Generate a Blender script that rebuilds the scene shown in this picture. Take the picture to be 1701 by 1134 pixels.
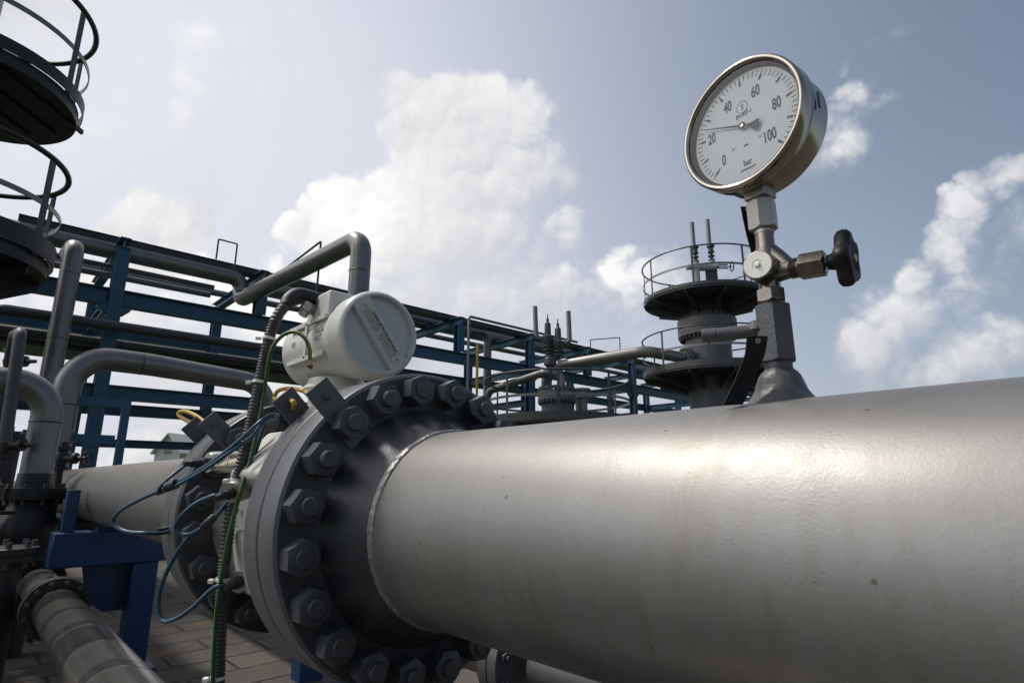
import bpy, math, random
from mathutils import Vector, Matrix
from math import sin, cos, pi, radians, sqrt, atan2
random.seed(7)
V = Vector
for o in list(bpy.data.objects): bpy.data.objects.remove(o)
S = bpy.context.scene
C = S.collection

# ------------------------------------------------------------------ camera
F_PX, PITCH, AZ = 960.0, math.atan(230/960.0), radians(42.8)
cam = bpy.data.cameras.new('camera'); camo = bpy.data.objects.new('camera', cam); C.objects.link(camo)
cam.sensor_fit = 'HORIZONTAL'; cam.sensor_width = 36; cam.lens = F_PX/1701*36
cam.clip_start = .02; cam.clip_end = 3000
camo.location = (0, 0, 0); camo.rotation_euler = (pi/2+PITCH, 0, -AZ)
S.camera = camo
S.render.resolution_x = 1024; S.render.resolution_y = 682
FW = V((sin(AZ)*cos(PITCH), cos(AZ)*cos(PITCH), sin(PITCH))); RT = V((cos(AZ), -sin(AZ), 0)); UP = RT.cross(FW)
def ray(x, y): return (x-850.5)*RT+(567-y)*UP+F_PX*FW
def at(x, y, D): return ray(x, y)*(D/F_PX)              # a point of the survey: photo pixel + measured depth in metres
def onX(x, y, X): d = ray(x, y); return d*(X/d.x)
def onY(x, y, Y): d = ray(x, y); return d*(Y/d.y)
def onZ(x, y, Z): d = ray(x, y); return d*(Z/d.z)

# ------------------------------------------------------------------ light
S.view_settings.view_transform = 'Standard'; S.view_settings.look = 'None'
S.view_settings.exposure = .12; S.view_settings.gamma = 1
SUN_AZ, SUN_EL = radians(-30), radians(60)              # azimuth from +Y towards +X
SUN = V((sin(SUN_AZ)*cos(SUN_EL), cos(SUN_AZ)*cos(SUN_EL), sin(SUN_EL)))
sl = bpy.data.lights.new('sun', 'SUN'); sl.energy = 2.8; sl.angle = radians(7); sl.color = (1, .95, .87)
so = bpy.data.objects.new('sun', sl); C.objects.link(so)
so.rotation_euler = (-SUN).to_track_quat('-Z', 'Y').to_euler(); so.location = SUN*50
W = bpy.data.worlds.new('World'); S.world = W; W.use_nodes = True
nt = W.node_tree; nt.nodes.clear()
def N(t, **k):
    n = nt.nodes.new(t)
    for a, b in k.items(): setattr(n, a, b)
    return n
def put(sock, v):
    if hasattr(v, 'links'): nt.links.new(v, sock)
    elif isinstance(v, (int, float)): sock.default_value = v
    else:
        v = tuple(v); sock.default_value = v if len(v) == len(sock.default_value) else v+(1,)
def M(op, a, b=0, c=0, clamp=False):
    n = N('ShaderNodeMath', operation=op); n.use_clamp = clamp
    put(n.inputs[0], a); put(n.inputs[1], b); put(n.inputs[2], c); return n.outputs[0]
def VM(op, a, b=(0, 0, 0), out=0, scale=None):
    n = N('ShaderNodeVectorMath', operation=op); put(n.inputs[0], a); put(n.inputs[1], b)
    if scale is not None: put(n.inputs[3], scale)
    return n.outputs[out]
def DOT(a, b): return VM('DOT_PRODUCT', a, b, 1)
def MIXC(f, a, b, bt='MIX'):
    n = N('ShaderNodeMix', data_type='RGBA', blend_type=bt); put(n.inputs[0], f); put(n.inputs[6], a); put(n.inputs[7], b); return n.outputs[2]
def SSTEP(x, a, b):
    n = N('ShaderNodeMapRange', interpolation_type='SMOOTHSTEP'); put(n.inputs[0], x); put(n.inputs[1], a); put(n.inputs[2], b); return n.outputs[0]
def NOISE(vec, scale, detail=6, rough=.55, dist=0.0):
    n = N('ShaderNodeTexNoise'); put(n.inputs['Vector'], vec); put(n.inputs['Scale'], scale); put(n.inputs['Detail'], detail)
    put(n.inputs['Roughness'], rough); put(n.inputs['Distortion'], dist); return n.outputs[0]
dirv = N('ShaderNodeTexCoord').outputs['Generated']
sky = N('ShaderNodeTexSky', sky_type='NISHITA'); sky.sun_disc = False
sky.sun_elevation = SUN_EL; sky.sun_rotation = SUN_AZ; sky.dust_density = 2.0; sky.air_density = 1.0; sky.ozone_density = 1.5
# cumulus banks: (direction through photo x, y), half width, half height in the same units, weight
CL = [(690,185,62,.8),(745,175,62,.9),(810,180,55,.7),(865,205,62,.9),(700,240,75,.9),(790,240,90,1.0),(890,280,66,.8),(740,300,80,1.0),(650,325,65,.9),(580,358,62,.85),(510,390,42,.55),
      (690,370,100,.85),(790,350,110,.8),(740,430,120,.46),(850,410,80,.34),(905,400,44,.42),(945,385,38,.62),(205,382,40,.8),(250,362,42,1.0),(295,385,45,.9),(240,410,70,.8),
      (640,480,150,.36),(935,490,46,.56),(890,508,44,.45),(980,502,40,.38),(870,545,110,.36),
      (1425,178,44,.58),(1408,215,60,.62),(1378,255,54,.50),(1462,172,30,.46),(1695,275,46,.56),(1655,310,40,.52),(1612,352,44,.55),(1690,390,60,.40),(1580,415,50,.56),(1512,462,40,.50),(1590,490,80,.34),(1490,530,60,.30),
      (1690,570,50,.62),(1625,594,46,.58),(1435,580,52,.40),(1550,610,120,.35),
      (340,190,150,.26),(230,250,150,.24),(60,20,110,.5),(60,560,170,.45),(250,560,150,.42),(400,720,260,.42),
      (1478,66,26,.36),(1440,88,26,.34),(1412,108,16,.28),(560,60,230,.14),(1100,530,150,.22),(700,560,260,.34),
      (-500,250,300,.8),(-900,500,350,.8),(-300,-400,420,.6),(800,-700,520,.5)]
wn = N('ShaderNodeTexNoise'); put(wn.inputs['Vector'], dirv); wn.inputs['Scale'].default_value = 9; wn.inputs['Detail'].default_value = 4; wn.inputs['Roughness'].default_value = .6
warp = VM('SUBTRACT', wn.outputs['Color'], (.5, .5, .5))
dw = VM('ADD', dirv, VM('SCALE', warp, scale=.10))
LD = UP*.8-RT*.5
f = None; sb = None
for x, y, r, w in CL+[((-.85, -.10, .45), 0, .4, .35)]:
    if y: c = ray(x, y); r = r/c.length*1.25; c.normalize()
    else: c = V(x).normalized()
    d = VM('DISTANCE', dw, c, 1)
    g = M('MAXIMUM', M('MULTIPLY_ADD', M('MULTIPLY', d, d), -w/r**2, w), 0)
    f = g if f is None else M('MAXIMUM', f, g)
    q = M('MULTIPLY', g, c.dot(LD)); sb = (q, g) if sb is None else (M('ADD', sb[0], q), M('ADD', sb[1], g))
cen = M('DIVIDE', sb[0], M('MAXIMUM', sb[1], .01))             # where the local cloud is centred, along the light
side = M('MULTIPLY', M('SUBTRACT', DOT(dirv, tuple(LD)), cen), 9.0)
def billow(vec):
    t = None
    for sc, wt in ((8, .58), (18, .27), (41, .11), (95, .05)):
        v = M('MULTIPLY', M('ABSOLUTE', M('SUBTRACT', NOISE(vec, sc, 0), .5)), wt*4); t = v if t is None else M('ADD', t, v)
    return t
dv2 = VM('ADD', dirv, VM('SCALE', warp, scale=.035))
n1 = NOISE(dirv, 7.0, 9, .58); bl = billow(dv2); bl2 = billow(VM('ADD', dv2, tuple(UP*.010-RT*.007)))
n2 = NOISE(dirv, 4.0, 6, .55)
edge = M('ADD', M('MULTIPLY', M('SUBTRACT', bl, .45), .70), M('MULTIPLY', M('SUBTRACT', n1, .5), .85))
raw = M('ADD', f, M('MULTIPLY', edge, M('ADD', .15, M('MINIMUM', M('MULTIPLY', f, 2.0), .85))))
soft = M('ADD', .74, M('MULTIPLY', side, -.55)); soft = M('MINIMUM', M('MAXIMUM', soft, .15), 1.4)
dens = SSTEP(M('DIVIDE', M('SUBTRACT', raw, .075), soft), 0, .75)
emb = M('MULTIPLY', M('SUBTRACT', bl, bl2), .55)
up_ = N('ShaderNodeSeparateXYZ'); nt.links.new(dirv, up_.inputs[0]); zz = up_.outputs[2]
lit = M('ADD', M('ADD', M('MULTIPLY', M('SUBTRACT', n2, .5), .9), emb), M('ADD', M('MULTIPLY', side, .50), M('ADD', .35, M('MULTIPLY', SSTEP(zz, .10, .45), .22))), clamp=True)
ccol = MIXC(lit, (.50, .51, .56), (1.0, .99, .97))
GL = (ray(150, 140)).normalized()
gd = M('MAXIMUM', DOT(dirv, GL), 0)
glow = M('POWER', gd, 3.2)
hz = M('POWER', M('SUBTRACT', 1, M('MAXIMUM', zz, 0), clamp=True), 2.7)
GL2 = (FW*-.38-RT*.85+V((0, 0, .62))).normalized(); glow2 = M('MULTIPLY', M('POWER', M('MAXIMUM', DOT(dirv, GL2), 0), 7.0), SSTEP(zz, .05, .45))   # veiled brightness left of the frame
FRONT = DOT(dirv, tuple((FW*.6-RT*.8).normalized()))           # haze is bright towards the sun's side, deep blue behind
fr = SSTEP(FRONT, -.45, .75)
hfac = M('MINIMUM', M('MULTIPLY', M('ADD', M('ADD', M('ADD', M('MULTIPLY', glow, .74), M('MULTIPLY', glow2, .8)), M('MULTIPLY', hz, .85)), .27), M('ADD', .35, M('MULTIPLY', fr, .65))), .97)
hcol = MIXC(M('MINIMUM', M('MULTIPLY', glow2, 1.6), 1), MIXC(glow, (.51, .54, .615), (.71, .73, .81)), (2.5, 2.5, 2.55))
bg1 = N('ShaderNodeBackground'); put(bg1.inputs[0], sky.outputs[0]); bg1.inputs[1].default_value = .085
bg2 = N('ShaderNodeBackground'); put(bg2.inputs[0], hcol)
bg3 = N('ShaderNodeBackground'); put(bg3.inputs[0], ccol); bg3.inputs[1].default_value = .95
m1 = N('ShaderNodeMixShader'); put(m1.inputs[0], hfac); nt.links.new(bg1.outputs[0], m1.inputs[1]); nt.links.new(bg2.outputs[0], m1.inputs[2])
m2 = N('ShaderNodeMixShader'); put(m2.inputs[0], M('MULTIPLY', dens, .88)); nt.links.new(m1.outputs[0], m2.inputs[1]); nt.links.new(bg3.outputs[0], m2.inputs[2])
wo = N('ShaderNodeOutputWorld'); nt.links.new(m2.outputs[0], wo.inputs[0])

# ------------------------------------------------------------------ materials
def mat(name, base, rough=.5, metal=0.0, var=.15, vs=6, bump=0.0, bs=60, dirt=None, dirt_amt=.5, ds=4, stretch=None, coat=0, rvar=.15, spec=.5):
    global nt
    m = bpy.data.materials.new(name); m.use_nodes = True; old = nt; nt = m.node_tree
    b = nt.nodes['Principled BSDF']; co = N('ShaderNodeTexCoord').outputs['Object']
    if stretch: co = VM('MULTIPLY', co, stretch)
    n = NOISE(co, vs, 6, .6); n3 = NOISE(co, vs*7, 4, .6)
    col = MIXC(1, base, MIXC(n, [1-var]*3, [1+var]*3), 'MULTIPLY')
    if dirt:
        d = SSTEP(NOISE(VM('ADD', co, (3.1, 1.7, 5)), ds, 8, .65), .52, .78)
        col = MIXC(M('MULTIPLY', d, dirt_amt), col, dirt)
    put(b.inputs['Base Color'], col)
    put(b.inputs['Roughness'], M('ADD', rough-rvar/2, M('MULTIPLY', n3, rvar), clamp=True))
    b.inputs['Metallic'].default_value = metal; b.inputs['Specular IOR Level'].default_value = spec
    if coat: b.inputs['Coat Weight'].default_value = coat; b.inputs['Coat Roughness'].default_value = .15
    if bump:
        bn = N('ShaderNodeBump'); bn.inputs['Strength'].default_value = bump; bn.inputs['Distance'].default_value = .002
        put(bn.inputs['Height'], NOISE(co, bs, 5, .6)); nt.links.new(bn.outputs[0], b.inputs['Normal'])
    nt = old; return m
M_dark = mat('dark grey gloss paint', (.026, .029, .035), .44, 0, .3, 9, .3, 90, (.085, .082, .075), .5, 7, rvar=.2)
M_rim = mat('grey flange paint lit edge', (.082, .085, .091), .4, 0, .15, 9, .3, 70, (.09, .085, .08), .5, 9)  # flange paint lightened to carry the light caught by the rim
M_mid = mat('mid grey fitting paint', (.052, .054, .058), .40, 0, .25, 20, .5, 120, (.13, .125, .115), .4, 30)
M_nut = mat('grey painted nut', (.040, .044, .050), .40, 0, .3, 30, .3, 120, (.075, .06, .045), .5, 26)
M_white = mat('off white enamel', (.50, .495, .455), .38, 0, .06, 8, .12, 60, (.26, .23, .18), .35, 9)
M_lid = mat('off white enamel lid', (.47, .475, .46), .36, 0, .05, 8, .1, 60, (.25, .22, .18), .25, 9)
M_steel = mat('stainless steel', (.38, .345, .295), .17, 1, .10, 14, 0, 120, (.22, .17, .11), .35, 10, rvar=.12)
M_steelw = mat('worn pale steel', (.38, .36, .32), .38, .75, .15, 25, .2, 200, (.13, .085, .05), .6, 30)
M_brass = mat('tarnished steel body', (.22, .20, .172), .28, .95, .15, 25, .06, 120, (.10, .07, .05), .6, 25)
M_chrome = mat('polished nickel', (.70, .67, .60), .18, 1, .06, 20)
M_black = mat('black rubber', (.012, .012, .013), .55, 0, .2, 40, .3, 200)
M_wheel = mat('black bakelite', (.007, .007, .008), .5, 0, .2, 40, .25, 260, spec=.3)
M_blue = mat('rack blue paint', (.022, .082, .145), .5, 0, .2, 2.0, .2, 20, (.03, .045, .055), .5, 2.5)
M_blue2 = mat('deep blue paint', (.003, .034, .105), .42, 0, .15, 8, .2, 60, (.012, .03, .06), .4, 8)
M_pgrey = mat('grey plant paint', (.17, .17, .168), .36, .6, .2, 2.5, .2, 20, (.085, .08, .07), .5, 3)
M_pgrey2 = mat('dark grey plant paint', (.05, .052, .055), .5, .1, .2, 2.5, .2, 20, (.05, .045, .04), .5, 3)
M_vessel = mat('vessel grey paint', (.085, .088, .092), .5, 0, .18, 2.0, .2, 14, (.055, .05, .045), .5, 2)
M_pipeL = mat('silver pipe paint', (.225, .215, .20), .38, .6, .12, 3, .2, 60, (.12, .10, .08), .4, 3)
M_tray = mat('galvanised tray', (.05, .052, .056), .6, .3, .2, 4)
M_cable = mat('blue cable', (.009, .050, .088), .4, 0, .12, 40)
M_cdt = mat('grey conduit', (.048, .048, .047), .45, 0, .15, 40)
M_yel = mat('yellow cable', (.40, .235, .025), .45, 0, .15, 60, 0, 0, (.12, .2, .03), .7, 25)
M_tie = mat('white nylon tie', (.72, .70, .66), .4, 0, .05)
M_yp = mat('yellow paint', (.55, .36, .01), .5, 0, .1, 3)
M_print = mat('printed black ink', (.055, .060, .066), .6, 0, .1)
M_dial = mat('white dial enamel', (.88, .89, .90), .45, 0, .02, 20)
M_plate = mat('bond plate grey', (.075, .08, .087), .42, 0, .15, 12, .2, 80)
M_label = mat('aluminium label', (.46, .44, .36), .45, .2, .1, 60)
M_tag = mat('weathered dark tag', (.009, .009, .010), .6, 0, .3, 40, .3, 120, (.03, .027, .022), .5, 40, spec=.25)
M_hut = mat('grey rendered wall', (.44, .43, .41), .8, 0, .1, 1)
M_roof = mat('pale sheet roof', (.55, .55, .54), .5, 0, .1, 1)
M_red = mat('red plastic', (.5, .03, .03), .4)
def green_yellow():
    global nt
    m = bpy.data.materials.new('green yellow earth wire'); m.use_nodes = True; old = nt; nt = m.node_tree
    b = nt.nodes['Principled BSDF']; at_ = N('ShaderNodeAttribute', attribute_name='stripe').outputs['Fac']
    put(b.inputs['Base Color'], MIXC(SSTEP(at_, .80, .84), (.008, .07, .022), (.22, .19, .025))); b.inputs['Roughness'].default_value = .4
    nt = old; return m
M_gy = green_yellow()
def main_pipe_mat():
    global nt
    m = bpy.data.materials.new('aluminium painted pipe'); m.use_nodes = True; old = nt; nt = m.node_tree
    b = nt.nodes['Principled BSDF']; co = N('ShaderNodeTexCoord').outputs['Object']
    sx = N('ShaderNodeSeparateXYZ'); nt.links.new(co, sx.inputs[0])
    ang = M('ARCTAN2', sx.outputs[2], sx.outputs[0])
    cb = N('ShaderNodeCombineXYZ'); put(cb.inputs[0], M('MULTIPLY', sx.outputs[1], 34)); put(cb.inputs[1], M('MULTIPLY', ang, .8)); put(cb.inputs[2], 0)
    streak = NOISE(cb.outputs[0], 1.6, 7, .62)
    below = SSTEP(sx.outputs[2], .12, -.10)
    blot = M('ADD', M('MULTIPLY', NOISE(co, 7, 8, .7), .6), M('MULTIPLY', NOISE(co, 260, 3, .6), .4))
    col = MIXC(blot, (.165, .160, .152), (.262, .256, .246))
    st = M('MULTIPLY', SSTEP(streak, .44, .80), M('ADD', .09, M('MULTIPLY', below, .42)))  # drip streaks, deepened downwards to paint some underside shade as well
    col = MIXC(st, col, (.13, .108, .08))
    # dirt trail washed down below the weld boss
    dy = M('ABSOLUTE', M('SUBTRACT', M('ADD', sx.outputs[1], M('MULTIPLY', NOISE(co, 18, 3), .02)), 1.182+.31)); tr = M('MULTIPLY', M('MULTIPLY', SSTEP(dy, .050, .0), SSTEP(sx.outputs[2], -.10, .06)), M('MULTIPLY', SSTEP(NOISE(cb.outputs[0], 5, 6), .32, .62), .30))
    col = MIXC(tr, col, (.165, .135, .10))
    vo = N('ShaderNodeTexVoronoi'); put(vo.inputs['Vector'], co); vo.inputs['Scale'].default_value = 34; vo.inputs['Randomness'].default_value = 1
    wn_ = N('ShaderNodeTexWhiteNoise'); put(wn_.inputs['Vector'], vo.outputs['Position'])
    sel = M('GREATER_THAN', wn_.outputs['Value'], .62)
    spot = M('MULTIPLY', SSTEP(M('ADD', vo.outputs['Distance'], M('MULTIPLY', M('SUBTRACT', NOISE(co, 300, 3), .5), .10)), .105, .06), sel)
    col = MIXC(M('MULTIPLY', spot, .75), col, (.09, .075, .06))
    sc = SSTEP(NOISE(VM('MULTIPLY', co, (9, 60, 9)), 2.2, 6, .7), .70, .74); col = MIXC(M('MULTIPLY', sc, .5), col, (.18, .16, .13))
    grime_shade = M('MULTIPLY', SSTEP(sx.outputs[2], .02, -.16), SSTEP(NOISE(co, 5, 7, .62), .25, .62)); col = MIXC(M('MULTIPLY', grime_shade, .6), col, (.105, .086, .064))  # grime tint that also paints the shade of the pipe's underside
    put(b.inputs['Base Color'], col); b.inputs['Metallic'].default_value = .66
    put(b.inputs['Roughness'], M('ADD', .405, M('MULTIPLY', NOISE(co, 30, 5), .14)))
    h = M('ADD', M('MULTIPLY', NOISE(co, 330, 4, .65), 1.0), M('MULTIPLY', NOISE(co, 70, 4, .6), .42))
    h = M('ADD', h, M('MULTIPLY', spot, 1.2))
    v2 = N('ShaderNodeTexVoronoi'); put(v2.inputs['Vector'], VM('MULTIPLY', co, (1, .55, 1))); v2.inputs['Scale'].default_value = 150
    h = M('ADD', h, M('MULTIPLY', SSTEP(v2.outputs['Distance'], .30, .10), .16))
    bn = N('ShaderNodeBump'); put(bn.inputs['Strength'], M('ADD', .055, M('MULTIPLY', SSTEP(NOISE(VM('ADD', co, (0, 7, 0)), 4.5, 5, .6), .46, .74), .15))); bn.inputs['Distance'].default_value = .002
    put(bn.inputs['Height'], h); nt.links.new(bn.outputs[0], b.inputs['Normal'])
    nt = old; return m
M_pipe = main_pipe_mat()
def glass_mat():
    m = bpy.data.materials.new('gauge glass'); m.use_nodes = True; t = m.node_tree; t.nodes.clear()
    a = t.nodes.new('ShaderNodeBsdfTransparent'); g = t.nodes.new('ShaderNodeBsdfGlossy'); g.inputs['Roughness'].default_value = .03
    fr = t.nodes.new('ShaderNodeFresnel'); fr.inputs[0].default_value = 1.45; mx = t.nodes.new('ShaderNodeMixShader'); o = t.nodes.new('ShaderNodeOutputMaterial')
    a.inputs[0].default_value = (.96, .97, .97, 1)
    t.links.new(fr.outputs[0], mx.inputs[0]); t.links.new(a.outputs[0], mx.inputs[1]); t.links.new(g.outputs[0], mx.inputs[2]); t.links.new(mx.outputs[0], o.inputs[0])
    return m
M_glass = glass_mat()
def paving_mat():
    global nt
    m = bpy.data.materials.new('concrete paving slabs'); m.use_nodes = True; old = nt; nt = m.node_tree
    b = nt.nodes['Principled BSDF']; co = N('ShaderNodeTexCoord').outputs['Object']
    br = N('ShaderNodeTexBrick'); br.offset = .5; br.offset_frequency = 2
    rot = N('ShaderNodeMapping'); put(rot.inputs['Vector'], co); rot.inputs['Rotation'].default_value = (0, 0, 0)
    put(br.inputs['Vector'], rot.outputs[0])
    for k, v in {'Scale': 1, 'Mortar Size': .011, 'Mortar Smooth': .35, 'Bias': 0, 'Brick Width': .5, 'Row Height': .26}.items(): br.inputs[k].default_value = v
    put(br.inputs['Color1'], (.056, .048, .039)); put(br.inputs['Color2'], (.082, .071, .058)); put(br.inputs['Mortar'], (.008, .007, .006))
    n = NOISE(co, 3, 8, .65); n2_ = NOISE(co, 45, 5, .6)
    col = MIXC(1, br.outputs[0], MIXC(n, [.6]*3, [1.35]*3), 'MULTIPLY'); col = MIXC(.6, col, MIXC(n2_, [.2]*3, [.8]*3), 'OVERLAY')
    rust = SSTEP(NOISE(co, 1.7, 6, .6), .60, .72); col = MIXC(M('MULTIPLY', rust, .5), col, (.22, .13, .03))
    moss = M('MULTIPLY', SSTEP(NOISE(co, 2.3, 6, .6), .55, .75), .4); col = MIXC(moss, col, (.10, .10, .05))
    put(b.inputs['Base Color'], col); b.inputs['Roughness'].default_value = .85
    bn = N('ShaderNodeBump'); bn.inputs['Strength'].default_value = .7; bn.inputs['Distance'].default_value = .01
    put(bn.inputs['Height'], M('ADD', M('MULTIPLY', M('SUBTRACT', 1, br.outputs['Fac']), 1.0), M('MULTIPLY', n2_, .25))); nt.links.new(bn.outputs[0], b.inputs['Normal'])
    nt = old; return m
M_pave = paving_mat()
M_grass = mat('grass', (.04, .068, .010), .9, 0, .4, .6, .5, 8, (.11, .10, .03), .5, .8)

# ------------------------------------------------------------------ mesh helpers
def frame(d):
    d = V(d).normalized(); a = V((0, 0, 1)) if abs(d.z) < .9 else V((0, 1, 0))
    u = d.cross(a).normalized(); return d, u, u.cross(d)
ABS = {}
class MB:
    def __init__(s): s.v = []; s.f = []; s.attr = None
    def add(s, vs, fs):
        b = len(s.v); s.v += [V(p) for p in vs]; s.f += [tuple(i+b for i in q) for q in fs]; return s
    def rings(s, R, closed=True, cap0=True, cap1=True, loop=False):
        n = len(R[0]); vs = [p for r in R for p in r]; fs = []
        K = len(R)
        for i in range(K if loop else K-1):
            j = (i+1) % K
            for k in range(n if closed else n-1):
                l = (k+1) % n; fs.append((i*n+k, i*n+l, j*n+l, j*n+k))
        if closed and not loop:
            if cap0: fs.append(tuple(range(n-1, -1, -1)))
            if cap1: fs.append(tuple((K-1)*n+k for k in range(n)))
        return s.add(vs, fs)
    def lathe(s, prof, o, d, n=32, cap0=True, cap1=True, wob=None):
        d, u, w = frame(d); o = V(o); R = []
        for i, (t, r) in enumerate(prof):
            R.append([o+d*t+(u*cos(2*pi*k/n)+w*sin(2*pi*k/n))*(max(r, 1e-5)+(wob(i, k) if wob else 0)) for k in range(n)])
        return s.rings(R, True, cap0, cap1)
    def cyl(s, a, b, r, r2=None, n=16):
        a, b = V(a), V(b); L = (b-a).length
        return s.lathe([(0, r), (L, r if r2 is None else r2)], a, b-a, n)
    def box(s, c, sz, ax=None):
        X, Y, Z = ax if ax else (V((1, 0, 0)), V((0, 1, 0)), V((0, 0, 1)))
        c = V(c); vs = [c+X*(i*sz[0]/2)+Y*(j*sz[1]/2)+Z*(k*sz[2]/2) for i in (-1, 1) for j in (-1, 1) for k in (-1, 1)]
        return s.add(vs, [(0, 1, 3, 2), (4, 6, 7, 5), (0, 4, 5, 1), (2, 3, 7, 6), (0, 2, 6, 4), (1, 5, 7, 3)])
    def prism(s, pts, ext):
        n = len(pts); pts = [V(p) for p in pts]; e = V(ext)
        return s.add(pts+[p+e for p in pts], [tuple(range(n-1, -1, -1)), tuple(range(n, 2*n))]+[(i, (i+1) % n, n+(i+1) % n, n+i) for i in range(n)])
    def hbeam(s, a, b, h=.2, w=.2, tf=.018, tw=.014, upv=(0, 0, 1)):
        a, b = V(a), V(b); d = (b-a).normalized(); u = V(upv); u = (u-d*u.dot(d)).normalized(); r = d.cross(u)
        P = [(-w/2, -h/2), (w/2, -h/2), (w/2, -h/2+tf), (tw/2, -h/2+tf), (tw/2, h/2-tf), (w/2, h/2-tf), (w/2, h/2), (-w/2, h/2), (-w/2, h/2-tf), (-tw/2, h/2-tf), (-tw/2, -h/2+tf), (-w/2, -h/2+tf)]
        return s.rings([[p+r*x+u*y for x, y in P] for p in (a, b)])
    def tube(s, path, r, n=16, bend=None, seg=8, ri=None):
        pts = [V(p) for p in path]; out = []
        if bend:
            out = [pts[0]]
            for i in range(1, len(pts)-1):
                p = pts[i]; d0 = (pts[i-1]-p); d1 = (pts[i+1]-p); l0, l1 = d0.length, d1.length; d0.normalize(); d1.normalize()
                ang = d0.angle(d1); t = min(bend/math.tan(ang/2), l0*.49, l1*.49); rr = t*math.tan(ang/2)
                c = p+(d0+d1).normalized()*(rr/sin(ang/2)); a0 = p+d0*t-c; a1 = p+d1*t-c; tot = a0.angle(a1); axx = a0.cross(a1).normalized()
                for k in range(seg+1): out.append(c+Matrix.Rotation(tot*k/seg, 3, axx) @ a0)
            out.append(pts[-1])
        else: out = pts
        T = []
        for i in range(len(out)):
            a = out[max(i-1, 0)]; b = out[min(i+1, len(out)-1)]; T.append((b-a).normalized())
        d, u, w = frame(T[0]); R = []
        for i, p in enumerate(out):
            u = (u-T[i]*u.dot(T[i])).normalized(); w = u.cross(T[i])
            rr = r(i, len(out)) if callable(r) else r
            R.append([p+(u*cos(2*pi*k/n)+w*sin(2*pi*k/n))*rr for k in range(n)])
        s.path = out
        return s.rings(R)
    def arc(s, c, R, z0, z1, t, a0=0, a1=2*pi, n=64):
        c = V(c); full = abs(a1-a0-2*pi) < 1e-4; rs = []
        for k in range(n+(0 if full else 1)):
            a = a0+(a1-a0)*k/n; e = V((cos(a), sin(a), 0))
            rs.append([c+e*(R-t/2)+V((0, 0, z0)), c+e*(R+t/2)+V((0, 0, z0)), c+e*(R+t/2)+V((0, 0, z1)), c+e*(R-t/2)+V((0, 0, z1))])
        return s.rings(rs, True, True, True, loop=full)
    def torus(s, c, R, z, r, n=72, m=8, a0=0, a1=2*pi):
        c = V(c); full = abs(a1-a0-2*pi) < 1e-4; rs = []
        for k in range(n+(0 if full else 1)):
            a = a0+(a1-a0)*k/n; e = V((cos(a), sin(a), 0)); rs.append([c+V((0, 0, z))+e*(R+r*cos(2*pi*j/m))+V((0, 0, r*sin(2*pi*j/m))) for j in range(m)])
        return s.rings(rs, True, True, True, loop=full)
    def hexnut(s, o, d, af, h, rot=0, hole=0, n=36, both=False):
        d, u, w = frame(d); o = V(o); rh = []; ri_ = af/2
        for k in range(n):
            a = 2*pi*k/n; q = ((a+pi/6) % (pi/3))-pi/6; rh.append(ri_/cos(q))
        E = [(u*cos(2*pi*k/n+rot)+w*sin(2*pi*k/n+rot)) for k in range(n)]
        ch = lambda k: (rh[k]-ri_*.97)*.62
        R = []
        if both: R.append([o+E[k]*ri_*.95 for k in range(n)]); R.append([o+E[k]*rh[k]+d*ch(k) for k in range(n)])
        else: R.append([o+E[k]*rh[k] for k in range(n)])
        R.append([o+E[k]*rh[k]+d*(h-ch(k)) for k in range(n)]); R.append([o+E[k]*ri_*.95+d*h for k in range(n)])
        return s.rings(R)
    def build(s, name, m, parent=None, smooth=True, ang=35, bevel=0, kind=None, label=None, cat=None, group=None):
        if s.v:
            lo = V([min(p[i] for p in s.v) for i in range(3)]); hi = V([max(p[i] for p in s.v) for i in range(3)]); o = (lo+hi)/2
        if parent is None: o.z = lo.z
        if getattr(s, 'origin', None) is not None: o = V(s.origin)
        me = bpy.data.meshes.new(name); me.from_pydata([tuple(p-o) for p in s.v], [], s.f); me.validate()
        if s.attr:
            at_ = me.attributes.new('stripe', 'FLOAT', 'POINT'); at_.data.foreach_set('value', s.attr)
        me.materials.append(m)
        if smooth: me.shade_smooth(); me.set_sharp_from_angle(angle=radians(ang))
        ob = bpy.data.objects.new(name, me); C.objects.link(ob); ABS[ob.name] = o
        ob.location = o
        if parent is not None: ob.parent = parent; ob.location = o-ABS[parent.name]
        if bevel:
            b = ob.modifiers.new('bevel', 'BEVEL'); b.width = bevel; b.segments = 2; b.limit_method = 'ANGLE'; b.angle_limit = radians(40)
        if kind: ob['kind'] = kind
        if label: ob['label'] = label
        if cat: ob['category'] = cat
        if group: ob['group'] = group
        return ob
def thing(name, label, cat, loc=(0, 0, 0), group=None):
    o = bpy.data.objects.new(name, None); C.objects.link(o); o.location = loc; o.empty_display_size = .1
    ABS[o.name] = V(loc); o['label'] = label; o['category'] = cat
    if group: o['group'] = group
    return o
def part_copy(src, parent, offset, label=None):
    c = src.copy(); C.objects.link(c); c.parent = parent; ABS[c.name] = ABS[src.name]+V(offset); c.location = ABS[c.name]-ABS[parent.name]
    for ch in list(src.children): part_copy(ch, c, offset)
    return c
def spline(pts, per=10):
    P = [V(p) for p in pts]; P = [P[0]*2-P[1]]+P+[P[-1]*2-P[-2]]; out = []
    for i in range(1, len(P)-2):
        for k in range(per):
            t = k/per; a, b, c, d = P[i-1:i+3]
            out.append(.5*((2*b)+(c-a)*t+(2*a-5*b+4*c-d)*t*t+(3*b-a-3*c+d)*t**3))
    return out+[P[-2]]
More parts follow.
